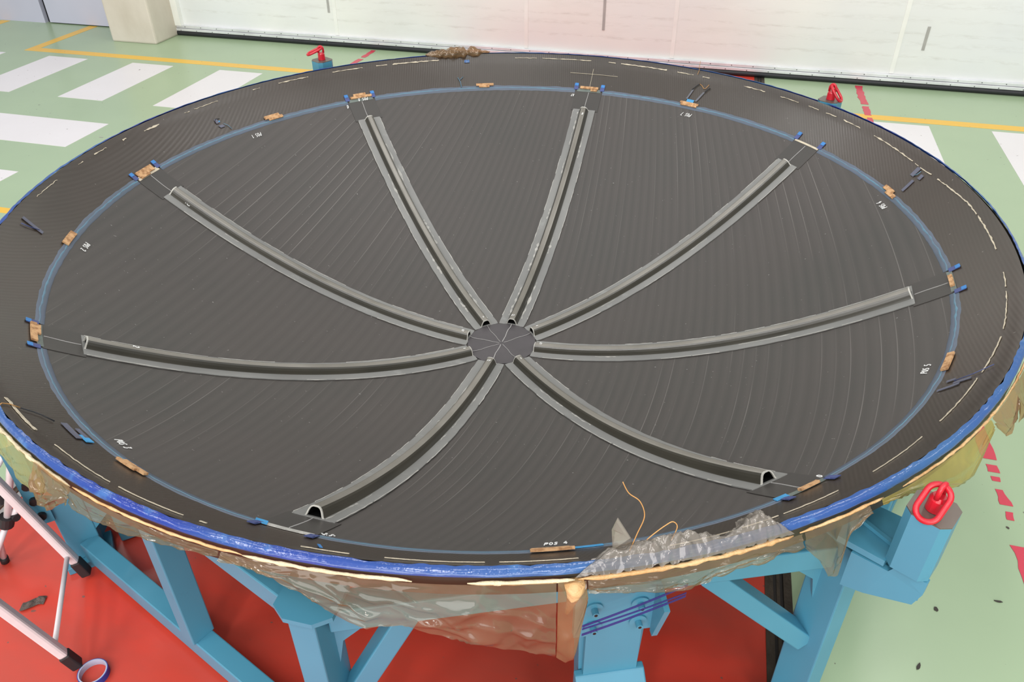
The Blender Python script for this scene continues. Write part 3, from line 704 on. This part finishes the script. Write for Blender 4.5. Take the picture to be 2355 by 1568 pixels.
# ================================================================== SUPPORT FRAME
fr = thing('support_frame', 'sky blue welded steel frame of posts and beams under the dish', 'frame', (0, 0, 0))
PD, PA = 0.695, 0.952
VX = [Vector((0.018, -0.952)), Vector((0.691, -0.658)), Vector((PA, 0)), Vector((PD, PD)), Vector((0, PA)), Vector((-PD, PD)), Vector((-PA, 0)), Vector((-0.708, -0.672))]
ZT, ZB = -0.15, -0.572
def Q(p, z): return W(p.x, p.y, z)
BV = 0.004
for k, p in enumerate(VX):
    rad = p.normalized(); tan = Vector((-rad.y, rad.x)); R3 = Vector((rad.x, rad.y, 0)) * S; T3 = Vector((tan.x, tan.y, 0)) * S
    mid = (Q(p, ZT) + Q(p, -0.597)) / 2
    post = mesh('post', frame_box(mid, R3 * 0.03, T3 * 0.019, Vector((0, 0, (ZT + 0.597) / 2 * S))), 'blue', fr, bevel=BV)
    mesh('foot_pad', frame_box(W(p.x, p.y, -0.606), R3 * 0.045, T3 * 0.036, Vector((0, 0, 0.009 * S))), 'blue', post, bevel=0.003)
    if k % 2 == 0:                        # flat eight-cornered cap plate
        pl = [(-0.05, -0.024), (-0.032, -0.041), (0.02, -0.041), (0.036, -0.02), (0.036, 0.02), (0.02, 0.041), (-0.032, 0.041), (-0.05, 0.024)]
        mesh('cap_plate', prism([W(p.x, p.y, ZT + 0.001) + R3 * a + T3 * b for a, b in pl], Vector((0, 0, 0.008 * S))), 'blue', post)
    q = VX[(k + 1) % 8]
    e = (q - p).normalized()
    mesh('top_beam', beam(Q(p + e * 0.02, -0.1735), Q(q - e * 0.02, -0.1735), 0.036 * S, 0.042 * S), 'blue', fr, bevel=BV)
    mesh('bottom_beam', beam(Q(p + e * 0.02, ZB), Q(q - e * 0.02, ZB), 0.036 * S, 0.046 * S), 'blue', fr, bevel=BV)
    # triangular gussets under the top beam beside both posts
    for b, sg in ((p, 1), (q, -1)):
        n3 = Vector((e.y, -e.x, 0)) * S
        tri = [Q(b + e * sg * 0.018, -0.193), Q(b + e * sg * 0.085, -0.193), Q(b + e * sg * 0.03, -0.24), Q(b + e * sg * 0.018, -0.30)]
        mesh('gusset', prism([t + n3 * -0.006 for t in tri], n3 * 0.006), 'blue', fr)
    L = (q - p).length
    if k in (0, 2, 4, 6):                 # knee braces
        mesh('knee_brace', beam(Q(p + e * 0.015, -0.39), Q(p + e * L * 0.165, -0.19), 0.03 * S, 0.032 * S), 'blue', fr, bevel=BV)
        mesh('knee_brace', beam(Q(q - e * 0.015, -0.385), Q(q - e * L * 0.27, -0.19), 0.03 * S, 0.032 * S), 'blue', fr, bevel=BV)
    else:
        mq = (p + q) / 2
        mesh('mid_post', frame_box(Q(mq, (-0.192 - 0.55) / 2), Vector((e.x, e.y, 0)) * 0.018 * S, Vector((e.y, -e.x, 0)) * 0.022 * S, Vector((0, 0, (0.55 - 0.192) / 2 * S))), 'blue', fr, bevel=BV)
    # pads that carry the shell
    mesh('shell_support', frame_box(Q((p + q) * 0.492, -0.137), Vector((e.x, e.y, 0)) * 0.03 * S, Vector((e.y, -e.x, 0)) * 0.016 * S, Vector((0, 0, 0.017 * S))), 'blue', fr)
# bolted bracket in the middle of the front right side
e = (VX[1] - VX[0]).normalized(); n2 = Vector((e.y, -e.x)); mq = VX[0] + e * (0.386 - VX[0].x) / e.x
def BQ(s, o, z): q = mq + e * s + n2 * o; return W(q.x, q.y, z)
N3 = Vector((n2.x, n2.y, 0)); E3 = Vector((e.x, e.y, 0))
br = mesh('bolted_bracket', prism([BQ(-0.058, 0.0185, -0.160), BQ(0.058, 0.0185, -0.160), BQ(0.058, 0.0185, -0.262), BQ(0.040, 0.0185, -0.262), BQ(0.040, 0.0185, -0.38), BQ(-0.040, 0.0185, -0.38), BQ(-0.040, 0.0185, -0.262), BQ(-0.058, 0.0185, -0.262)], N3 * 0.010 * S), 'blue', fr)
mesh('stiffener_rib', prism([BQ(0.052, 0.0285, -0.165), BQ(0.052, 0.066, -0.175), BQ(0.052, 0.038, -0.268), BQ(0.052, 0.0285, -0.268)], E3 * 0.008 * S), 'blue', br)
mesh('bracket_back', prism([BQ(-0.05, -0.012, -0.196), BQ(0.05, -0.012, -0.196), BQ(0.038, -0.012, -0.55), BQ(-0.038, -0.012, -0.55)], N3 * 0.030 * S), 'blue', br)
fb = mesh('pad_block', prism([BQ(-0.052, 0.0185, -0.356), BQ(-0.052, 0.030, -0.356), BQ(-0.052, 0.050, -0.373), BQ(-0.052, 0.050, -0.46), BQ(-0.052, 0.0185, -0.46)], E3 * 0.104 * S), 'blue', br, bevel=0.004)
mesh('machined_face', prism([BQ(-0.049, 0.050, -0.377), BQ(0.049, 0.050, -0.377), BQ(0.049, 0.050, -0.457), BQ(-0.049, 0.050, -0.457)], N3 * 0.003), 'machined', br, label='bare machined steel face')
for s_, z in ((0.032, -0.2), (0.032, -0.24), (-0.032, -0.2), (-0.032, -0.24)):
    b = mesh('bolt', disc(BQ(s_, 0.0285, z), N3, 0.0048 * S, 0.022, 12), 'blue', br)
    mesh('bolt_socket', disc(BQ(s_, 0.0285, z) + N3 * 0.0215, N3, 0.0026 * S, 0.001, 6), 'bolt', br)
    mesh('washer', disc(BQ(s_, 0.0285, z), N3, 0.0125 * S, 0.005, 28), 'blue', br)
mesh('bolt_hole', disc(BQ(0.030, 0.0515, -0.392), N3, 0.006, 0.0025, 10), 'bolt', br)
# lifting posts with their brackets on the four corner posts
LUG = {1: (0.7475, -0.742), 3: (0.704, 0.737), 5: (-0.776, 0.741), 7: (-0.752, -0.745)}
LT, LB = 0.006, -0.088
for k, (lu, lv) in LUG.items():
    o0 = Vector((0.7475, -0.742)); rot = math.radians(90 * ((k - 1) // 2)); cr, sr = math.cos(rot), math.sin(rot)
    def LW(u, v, z):                   # drawn once for the near right corner, turned for the others
        du, dv = u - o0.x, v - o0.y
        return W(lu + cr * du - sr * dv, lv + sr * du + cr * dv, z)
    oc = []
    for q in range(4):
        A = math.radians(-28 + 90 * q); ax, ay = Vector((math.cos(A), math.sin(A))), Vector((-math.sin(A), math.cos(A)))
        for t in (-0.0165, 0.0165): oc.append(o0 + ax * 0.0262 + ay * t)
    lp = mesh('lifting_post', prism([LW(p.x, p.y, LB) for p in oc], Vector((0, 0, (LT - LB) * S))), 'blue', fr)
    mesh('post_top', prism([LW(p.x, p.y, LT) for p in oc], Vector((0, 0, 0.003))), 'machined', lp, label='bare steel top face')
    pl = [(0.662, -0.722), (0.716, -0.750), (0.7215, -0.742), (0.726, -0.733), (0.742, -0.715), (0.748, -0.668), (0.707, -0.650), (0.680, -0.668)]
    mesh('bracket_plate', prism([LW(u, v, -0.098) for u, v in pl], Vector((0, 0, 0.010 * S))), 'blue', lp)
    wd_ = Vector((cr * 0.006 - sr * 0.011, sr * 0.006 + cr * 0.011, 0)) * S * 0.7
    mesh('bracket_web', prism([LW(0.680, -0.7345, -0.100), LW(0.722, -0.7545, -0.100), LW(0.728, -0.7580, -0.086), LW(0.763, -0.7715, -0.090), LW(0.763, -0.7715, -0.112), LW(0.757, -0.7690, -0.136), LW(0.706, -0.747, -0.158), LW(0.680, -0.7345, -0.165)], wd_), 'blue', lp)
    mesh('bracket_web', prism([LW(0.712, -0.655, -0.100), LW(0.775, -0.735, -0.100), LW(0.775, -0.735, -0.135), LW(0.712, -0.655, -0.165)], wd_), 'blue', lp)
    mesh('bracket_floor', prism([LW(0.690, -0.735, -0.150), LW(0.762, -0.768, -0.128), LW(0.775, -0.735, -0.128), LW(0.712, -0.66, -0.158)], Vector((0, 0, 0.006 * S))), 'blue', lp)
    mesh('weld_ridge', prism([LW(0.690, -0.690, -0.0875), LW(0.728, -0.727, -0.0875), LW(0.732, -0.723, -0.0875), LW(0.694, -0.686, -0.0875)], Vector((0, 0, 0.006 * S))), 'blue', lp)
# side plate with bolts on the near left corner post
p = VX[7]; rad = p.normalized(); tan = Vector((-rad.y, rad.x))
R3 = Vector((rad.x, rad.y, 0)) * S; T3 = Vector((tan.x, tan.y, 0)) * S
def CQ(a, t, z): return W(p.x, p.y, z) + R3 * a + T3 * t
sp = mesh('bolted_plate', prism([CQ(0.026, 0.0195, -0.27), CQ(0.058, 0.0195, -0.27), CQ(0.058, 0.0195, -0.455), CQ(0.05, 0.0195, -0.467), CQ(0.026, 0.0195, -0.467)], T3 * 0.008), 'blue', fr)
for z in (-0.362, -0.402, -0.443):
    mesh('bolt', disc(CQ(0.043, 0.0275, z), T3, 0.0085 * S, 0.014, 10), 'bolt', sp)
mesh('side_gusset', prism([CQ(-0.03, 0.010, -0.40), CQ(-0.10, 0.010, -0.475), CQ(-0.06, 0.010, -0.50), CQ(-0.03, 0.010, -0.53)], T3 * 0.008), 'blue', fr)
mesh('jack_box', frame_box(CQ(-0.09, -0.03, -0.56), R3 * 0.03, T3 * 0.028, Vector((0, 0, 0.05 * S))), 'blue', fr, bevel=0.006)

# ================================================================== LIFTING RINGS
def ring_thing(lu, lv, label, az, droop, fold=0.0):
    """az: direction in which the link lies; droop below level"""
    t = thing('lifting_ring', label, 'lifting ring', W(lu, lv, 0.0082), 'red lifting rings on the frame corners')
    k = S * 0.8; b = W(lu, lv, 0.0082); up = Vector((0, 0, 1))
    body = join(disc(b, up, 0.0135 * k, 0.021 * k, 24, 0.0128 * k), disc(b + up * 0.021 * k, up, 0.0128 * k, 0.006 * k, 24, 0.0095 * k))
    mesh('swivel_body', body, 'red_steel', t, False)
    A = math.radians(az); sd = Vector((math.cos(A), math.sin(A), 0)); dx = Vector((-sd.y, sd.x, 0))
    lp = sd                                            # the eye opens across the link
    c = b + up * 0.037 * k
    arc = [c + lp * 0.0092 * k * math.cos(q) + up * (0.012 * k * math.sin(q)) for q in [PI * i / 14 for i in range(15)]]
    mesh('eye_loop', tube([c - up * 0.012 * k + lp * 0.0092 * k] + arc + [c - up * 0.012 * k - lp * 0.0092 * k], 0.0040 * k, 12), 'red_steel', t, True)
    ax = (sd * math.cos(math.radians(droop)) - up * math.sin(math.radians(droop))).normalized()
    R_, L = 0.0165 * k, 0.026 * k
    o = c + up * 0.0045 * k - ax * 0.004 * k
    link = []
    for i in range(13): q = PI / 2 + PI * i / 12; link.append(o + ax * (R_ + R_ * math.cos(q)) + dx * R_ * math.sin(q))
    for i in range(13): q = -PI / 2 + PI * i / 12; link.append(o + ax * (R_ + L + R_ * math.cos(q)) + dx * R_ * math.sin(q))
    mesh('oval_link', tube(link, 0.0045 * k, 12, True), 'red_steel', t, True)
    return t
ring_thing(*LUG[1], 'large red lifting ring with oval link on the near right blue post', -128, 52)
ring_thing(*LUG[5], 'small red lifting ring beyond the dish near the concrete pillar, link folded aside', 205, 22)
ring_thing(*LUG[3], 'small red lifting ring at the far edge, link hanging above the white stripe', -20, 50)

# ================================================================== BAGGING FILM
def lerp_st(st, a):
    for s0, s1 in zip(st, st[1:]):
        if a <= s1[0]:
            f = (a - s0[0]) / (s1[0] - s0[0]); return [x + (y - x) * f for x, y in zip(s0[1:], s1[1:])]
    return list(st[-1][1:])
def film(label, st, mat, amp=0.006, nt=30, step=0.14, seed=0, freq=1.0, cat='plastic film'):
    """st: stations (azimuth, z top, z bottom, outward bulge)"""
    a0, a1 = st[0][0], st[-1][0]; n = int((a1 - a0) / step)
    V, F = [], []
    for k in range(n + 1):
        a = a0 + (a1 - a0) * k / n; zt, zb, bl = lerp_st(st, a); zt += 0.009; A = math.radians(a)
        for j in range(nt):
            t = j / (nt - 1); z = zt + (zb - zt) * t
            f1 = abs(noise.noise(Vector((a * 0.32 * freq, t * 1.6 + a * 0.05, seed)))); f2 = abs(noise.noise(Vector((a * 0.9 * freq + t * 2, t * 4.0, seed + 9))))
            cr1 = (1 - abs(noise.noise(Vector((a * 0.16 * freq + t * 0.8, t * 0.9 - a * 0.04, seed + 20))))) ** 14
            cr2 = (1 - abs(noise.noise(Vector((a * 0.30 * freq - t * 1.4, t * 1.1 + a * 0.06, seed + 31))))) ** 18
            f3 = (1 - abs(noise.noise(Vector((a * 0.13 * freq, t * 3.2 + 0.25 * math.sin(a * 0.5), seed + 51))))) ** 8
            r = 1.006 + bl * math.sin(PI * 0.62 * t) + amp * t ** 0.5 * (1.3 * f1 + 0.12 * f2 - 0.35 + (0.55 * cr1 + 0.4 * cr2) * (1 - 0.5 * t) + 1.7 * f3 * t * (1 - 0.55 * t))
            z += amp * 0.5 * noise.noise(Vector((a * 0.5, t * 3, seed + 4))) * min(1, t * 3)
            V.append(W(r * math.cos(A), r * math.sin(A), z))
    for k in range(n):
        for j in range(nt - 1):
            b = k * nt + j; F.append((b, b + nt, b + nt + 1, b + 1))
    o = mesh('plastic_film', (V, F), mat, None, True, label=label, cat=cat, loc=W(1.0 * math.cos(math.radians((a0 + a1) / 2)), math.sin(math.radians((a0 + a1) / 2)), st[0][2]))
    o['group'] = 'bagging film around the rim'
    return o
film('olive translucent film skirt behind the white stand, left of the bunched film', [(-124, -.016, -.10, .006), (-117, -.016, -.088, .005), (-113, -.016, -.086, .005), (-110, -.016, -.058, .003)], 'film_olive', 0.004, seed=1)
film('shiny crumpled film bunch hanging at the left rim above the bolted plate', [(-110.9, -.014, -.040, .008), (-110.2, -.012, -.060, .014), (-108.6, -.012, -.056, .016), (-107.4, -.014, -.036, .010), (-106.3, -.015, -.028, .006)], 'film_dense', 0.011, seed=2, freq=2.4)
film('silvery narrow film strip tapering along the front left rim', [(-106.5, -.016, -.028, .005), (-104.2, -.016, -.042, .006), (-102.5, -.016, -.032, .006), (-100.6, -.016, -.030, .005), (-96, -.017, -.018, .003), (-92.7, -.017, -.014, .002)], 'film', 0.006, seed=3, freq=1.6)
film('large loose film sheet drooping in front of the dish over the red floor', [(-92.5, -.017, -.014, .002), (-90, -.017, -.022, .004), (-87, -.017, -.042, .008), (-84.8, -.017, -.062, .010), (-82.5, -.017, -.075, .012), (-79.9, -.017, -.070, .012), (-78.2, -.017, -.080, .012), (-76, -.017, -.098, .012), (-72.6, -.017, -.116, .010), (-70.4, -.017, -.130, .009)], 'film', 0.008, 34, seed=4)
film('narrow amber film fold hanging beside the bolted bracket', [(-70.3, -.018, -.134, .008), (-69.7, -.018, -.140, .014), (-69.2, -.018, -.125, .018), (-68.8, -.018, -.070, .016), (-68.5, -.018, -.030, .010)], 'film_dense', 0.006, 26, seed=5, freq=2.0)
film('glossy film skirt folded under the rim on the front right', [(-68.4, -.018, -.022, .004), (-65.7, -.018, -.030, .005), (-63.3, -.018, -.040, .006), (-61.2, -.018, -.040, .006), (-60, -.018, -.032, .005), (-57.6, -.017, -.028, .005), (-55, -.017, -.024, .004), (-53.4, -.016, -.026, .004)], 'film', 0.006, seed=6, freq=1.5)
film('pointed twist of film hanging over the blue beam at right', [(-53.2, -.016, -.026, .005), (-51.8, -.016, -.055, .012), (-50.6, -.016, -.094, .015), (-49.9, -.016, -.092, .012), (-49.2, -.016, -.034, .006), (-47.5, -.016, -.014, .003)], 'film', 0.006, 26, seed=7, freq=2.6)
film('smooth olive film flap hanging beside the near red lifting ring', [(-46.4, -.014, -.012, .003), (-43.6, -.016, -.014, .006), (-41, -.016, -.030, .012), (-38, -.016, -.052, .018), (-35.8, -.016, -.060, .018), (-34, -.016, -.044, .013), (-32, -.016, -.020, .006)], 'film_olive', 0.004, seed=8, freq=0.7)
film('two amber film lobes hanging at the right-hand edge of the dish', [(-31.7, -.016, -.016, .006), (-29.8, -.014, -.050, .020), (-28.2, -.014, -.048, .020), (-27.2, -.012, -.016, .010), (-25.6, -.012, -.072, .024), (-23.5, -.012, -.070, .024), (-21.8, -.014, -.018, .008), (-17, -.016, -.014, .003)], 'film_dense', 0.005, seed=9, freq=2.0)
# film turned up over the rim, front right
def upfilm(i, j):
    a = -69.2 + 15.2 * i; A = math.radians(a)
    hump = max(0.0, 1 - abs(a + 65.6) / 2.6) ** 1.5 * 0.02
    env = min(1, 6 * i, 7 * (1 - i)) * (0.55 + 0.45 * abs(math.cos(i * 7)))
    if i > 0.78: env *= 1.15
    r = 1.0045 - 0.049 * j * env * (0.75 + hump * 12)
    z = -0.004 + (0.024 * math.sin(PI * min(1, j * 1.05)) + hump * j) * env
    n = 0.0045 * (abs(noise.noise(Vector((a * 1.4, j * 3, 1)))) * 2 - 0.4) + 0.004 * abs(noise.noise(Vector((a * 3.2, j * 6, 5)))) + 0.004 * (1 - abs(noise.noise(Vector((a * 1.3 + j * 3, j * 2, 15))))) ** 10
    lo = zs(min(r, 0.988)) + 0.003
    return W(r * math.cos(A), r * math.sin(A), max(z + n * env, lo if r < 0.989 else -1))
o = mesh('plastic_film', grid(upfilm, 170, 26), 'film_clear', None, True, label='clear crinkled film turned up over the front right rim', cat='plastic film', group='bagging film around the rim', loc=W(0.4, -0.9, 0))
mesh('torn_corner', prism([W(1.0 * math.cos(math.radians(q)) * rr_, math.sin(math.radians(q)) * rr_, z) for q, rr_, z in ((-66.6, .985, .012), (-65.2, .98, .012), (-65.5, .985, .028), (-66.3, .975, .052), (-66.7, .98, .04))], Vector((0.001, 0.002, 0.0))), 'film_clear', o, label='torn corner standing up')
# crumpled film on the far rim
def far(i, j):
    a = 107.5 + 11.8 * i; A = math.radians(a); B = 2 * PI * j
    env = (math.sin(PI * i) ** 0.6) * (0.55 if i < 0.15 else 1.0); kn = 1 - 0.55 * math.exp(-((i - 0.36) / 0.03) ** 2)
    rr0 = 0.016 * env * kn * (1 + 0.7 * noise.noise(Vector((i * 14, math.cos(B) * 1.5, math.sin(B) * 1.5))))
    return W((0.996 + rr0 * math.cos(B) * 1.3) * math.cos(A), (0.996 + rr0 * math.cos(B) * 1.3) * math.sin(A), 0.006 + rr0 * math.sin(B))
mesh('plastic_film', grid(far, 60, 15), 'film_dense', None, True, label='crumpled amber film wad lying on the far rim by the white door', cat='plastic film', group='bagging film around the rim', loc=W(-0.4, 0.91, 0.0))

# purple straps on the bracket
def strap(z0, z1, s0, s1, w):
    a, b = BQ(s0, 0.075, z0), BQ(s1, 0.07, z1)
    V, F = [], []
    for k in range(9):
        q = a + (b - a) * k / 8 + Vector((0, 0, -0.004 * math.sin(PI * k / 8)))
        V += [q + Vector((0, 0, w / 2)), q - Vector((0, 0, w / 2)), q - Vector((0, 0, w / 2)) + N3 * 0.001, q + Vector((0, 0, w / 2)) + N3 * 0.001]
    for k in range(8):
        c, d = 4 * k, 4 * k + 4
        F += [(c, d, d + 1, c + 1), (c + 1, d + 1, d + 2, c + 2), (c + 2, d + 2, d + 3, c + 3), (c + 3, d + 3, d, c)]
    return V, F
st_ = thing('purple_strap', 'thin translucent purple straps stretched across the bolted bracket', 'strap', BQ(0, 0.055, -0.24))
mesh('strap_band', strap(-0.168, -0.118, -0.06, 0.075, 0.008), 'strap', st_)
mesh('strap_band', strap(-0.174, -0.134, -0.06, 0.075, 0.006), 'strap', st_)
mesh('strap_band', strap(-0.186, -0.140, -0.06, 0.075, 0.008), 'strap', st_)

# threads sticking up at the front rim
def curve(pts, n=6):
    pts = [Vector(q) for q in pts]; out = []
    for i in range(len(pts) - 1):
        p0, p1, p2, p3 = pts[max(i - 1, 0)], pts[i], pts[i + 1], pts[min(i + 2, len(pts) - 1)]
        for k in range(n):
            t = k / n; out.append(0.5 * ((2 * p1) + (p2 - p0) * t + (2 * p0 - 5 * p1 + 4 * p2 - p3) * t * t + (3 * p1 - p0 - 3 * p2 + p3) * t ** 3))
    return out + [pts[-1]]
def thread(label, pts):
    pts = curve(pts)
    mesh('loose_thread', tube([W(*q) for q in pts], 0.0011, 6), 'copper', None, True, label=label, cat='thread', group='loose threads at the rim', loc=W(*pts[0]))
def cyl(a, r, z): A = math.radians(a); return (r * math.cos(A), r * math.sin(A), z)
thread('tall curved copper thread standing up from the front rim', [cyl(-65.4, .983, .004), cyl(-65.0, .982, .03), cyl(-64.6, .98, .055), cyl(-64.9, .975, .074), cyl(-65.6, .97, .084), cyl(-66.0, .966, .098)])
thread('short looped copper thread beside the taller one on the front rim', [cyl(-64.3, .983, .019), cyl(-63.8, .981, .025), cyl(-63.0, .978, .032), cyl(-62.5, .978, .036), cyl(-62.2, .98, .028), cyl(-62.6, .984, .012)])
thread('straight yellowish thread hanging down the far rim', [cyl(69.4, .990, .030), cyl(69.4, .988, .016), cyl(69.3, .984, .003), cyl(69.3, .976, -.006)])

# ================================================================== WHITE STAND
sd = thing('folding_stand', 'white tubular folding stand with black rubber feet, left of the dish', 'stand', W(-0.72, -0.78, -0.615))
def leg(a, b):
    pa, pb = W(*a), W(*b); d = (pb - pa).normalized()
    l = mesh('leg', beam(pa + d * 0.075, pb, 0.034, 0.030), 'white_tube', sd, bevel=0.008)
    mesh('rubber_foot', beam(pa, pa + d * 0.078, 0.038, 0.034), 'foot_rubber', l, bevel=0.005)
leg((-0.677, -0.721, -0.604), (-0.750, -0.765, -0.26)); leg((-0.553, -0.9, -0.604), (-0.625, -0.965, -0.25))
mesh('cross_rod', rod(W(-0.692, -0.730, -0.54), W(-0.568, -0.913, -0.54), 0.0085, 10), 'white_tube', sd, True)
mesh('upright', rod(W(-0.745, -0.655, -0.22), W(-0.831, -0.717, -0.50), 0.0125, 12), 'white_tube', sd, True)
mesh('lower_rod', rod(W(-0.831, -0.717, -0.50), W(-0.87, -0.77, -0.6), 0.0115, 12), 'white_tube', sd, True)
mesh('side_tube', rod(W(-0.800, -0.692, -0.455), W(-0.831, -0.713, -0.505), 0.012, 12), 'white_tube', sd, True)
mesh('brace_rod', rod(W(-0.772, -0.681, -0.31), W(-0.85, -0.74, -0.43), 0.009, 10), 'white_tube', sd, True)
mesh('joint_knob', join(disc(W(-0.827, -0.714, -0.485), Vector((-0.1, -0.06, -0.28)), 0.026, 0.045, 14), disc(W(-0.835, -0.70, -0.49), Vector((1, -0.4, 0)), 0.014, 0.05, 10)), 'foot_rubber', sd)
mesh('clamp', disc(W(-0.86, -0.69, -0.42), Vector((0.2, -0.1, -1)), 0.03, 0.09, 12), 'foot_rubber', sd)
mesh('rear_leg', rod(W(-0.845, -0.735, -0.5), W(-0.868, -0.735, -0.60), 0.011, 10), 'white_tube', sd, True)
mesh('rubber_foot', rod(W(-0.868, -0.735, -0.598), W(-0.871, -0.735, -0.613), 0.015, 10), 'foot_rubber', sd, True)
mesh('lower_clamp', disc(W(-0.875, -0.765, -0.56), Vector((0.0, 0.0, -1)), 0.022, 0.06, 12), 'foot_rubber', sd)

# ================================================================== SMALL THINGS ON THE FLOOR
c = Vector((-0.517 * S, -0.905 * S, 0.0))
tr_ = thing('tape_roll', 'nearly used up roll of blue tape lying on the red floor', 'tape roll', c)
def annulus(r0, r1, z0, z1, seg=40):
    V, F = [], []
    for k in range(seg):
        A = 2 * PI * k / seg
        for r, z in ((r0, z0), (r1, z0), (r1, z1), (r0, z1)): V.append(c + Vector((r * math.cos(A), r * math.sin(A), z)))
    for k in range(seg):
        a, b = 4 * k, 4 * ((k + 1) % seg)
        F += [(a + q, a + (q + 1) % 4, b + (q + 1) % 4, b + q) for q in range(4)]
    return V, F
mesh('cardboard_core', annulus(0.0405, 0.0445, 0.0, 0.0255), 'tape_white', tr_)
mesh('blue_winding', annulus(0.0447, 0.0468, 0.0002, 0.025), 'tape_blue', tr_)
V, F = [], []
rc = Vector((-0.738 * S, -0.806 * S, 0))
for i in range(16):
    for j in range(9):
        x = (i / 15 - 0.5) * 0.075; y = (j / 8 - 0.5) * 0.036
        e = max(0, 1 - (2 * x / 0.078) ** 2) * max(0, 1 - (2 * y / 0.04) ** 2)
        z = 0.003 + 0.019 * e ** 0.7 * (0.75 + 0.9 * noise.noise(Vector((x * 55, y * 70, 2)))) 
        yy = y + 0.012 * math.sin(x * 55)
        A = math.radians(20); V.append(rc + Vector((x * math.cos(A) - yy * math.sin(A), x * math.sin(A) + yy * math.cos(A), max(z, 0.001))))
for i in range(15):
    for j in range(8): F.append((i * 9 + j, (i + 1) * 9 + j, (i + 1) * 9 + j + 1, i * 9 + j + 1))
mesh('crumpled_rag', (V, F), 'rag', None, True, label='small crumpled grey rag on the red floor under the white stand', cat='rag', loc=rc)

# chips of paint and dirt on the right-hand floor
rnd = random.Random(11)
for x, y, w, h in ((1.245, -0.245, .020, .012), (1.22, -0.165, .012, .007), (0.98, -0.36, .012, .01), (0.93, -0.50, .018, .008), (1.16, -0.10, .010, .006), (1.10, -0.31, .016, .006), (0.80, -0.33, .008, .006), (1.25, 0.05, .007, .005), (0.78, -0.215, .014, .004), (0.62, 2.6, .01, .006), (-2.28, 1.36, .022, .008), (-2.75, 2.28, .014, .005)):
    A = rnd.uniform(0, PI); pts = []
    for k in range(7):
        q = 2 * PI * k / 7; a, b = math.cos(q) * w / 2 * rnd.uniform(.7, 1.1), math.sin(q) * h / 2 * rnd.uniform(.6, 1.1)
        pts.append(Vector(((x + a * math.cos(A) - b * math.sin(A)) * S, (y + a * math.sin(A) + b * math.cos(A)) * S, 0.0016)))
    mesh('dirt_chip', prism(pts, Vector((0, 0, 0.0016))), rnd.choice(['rag', 'mould', 'smudge']), floor)
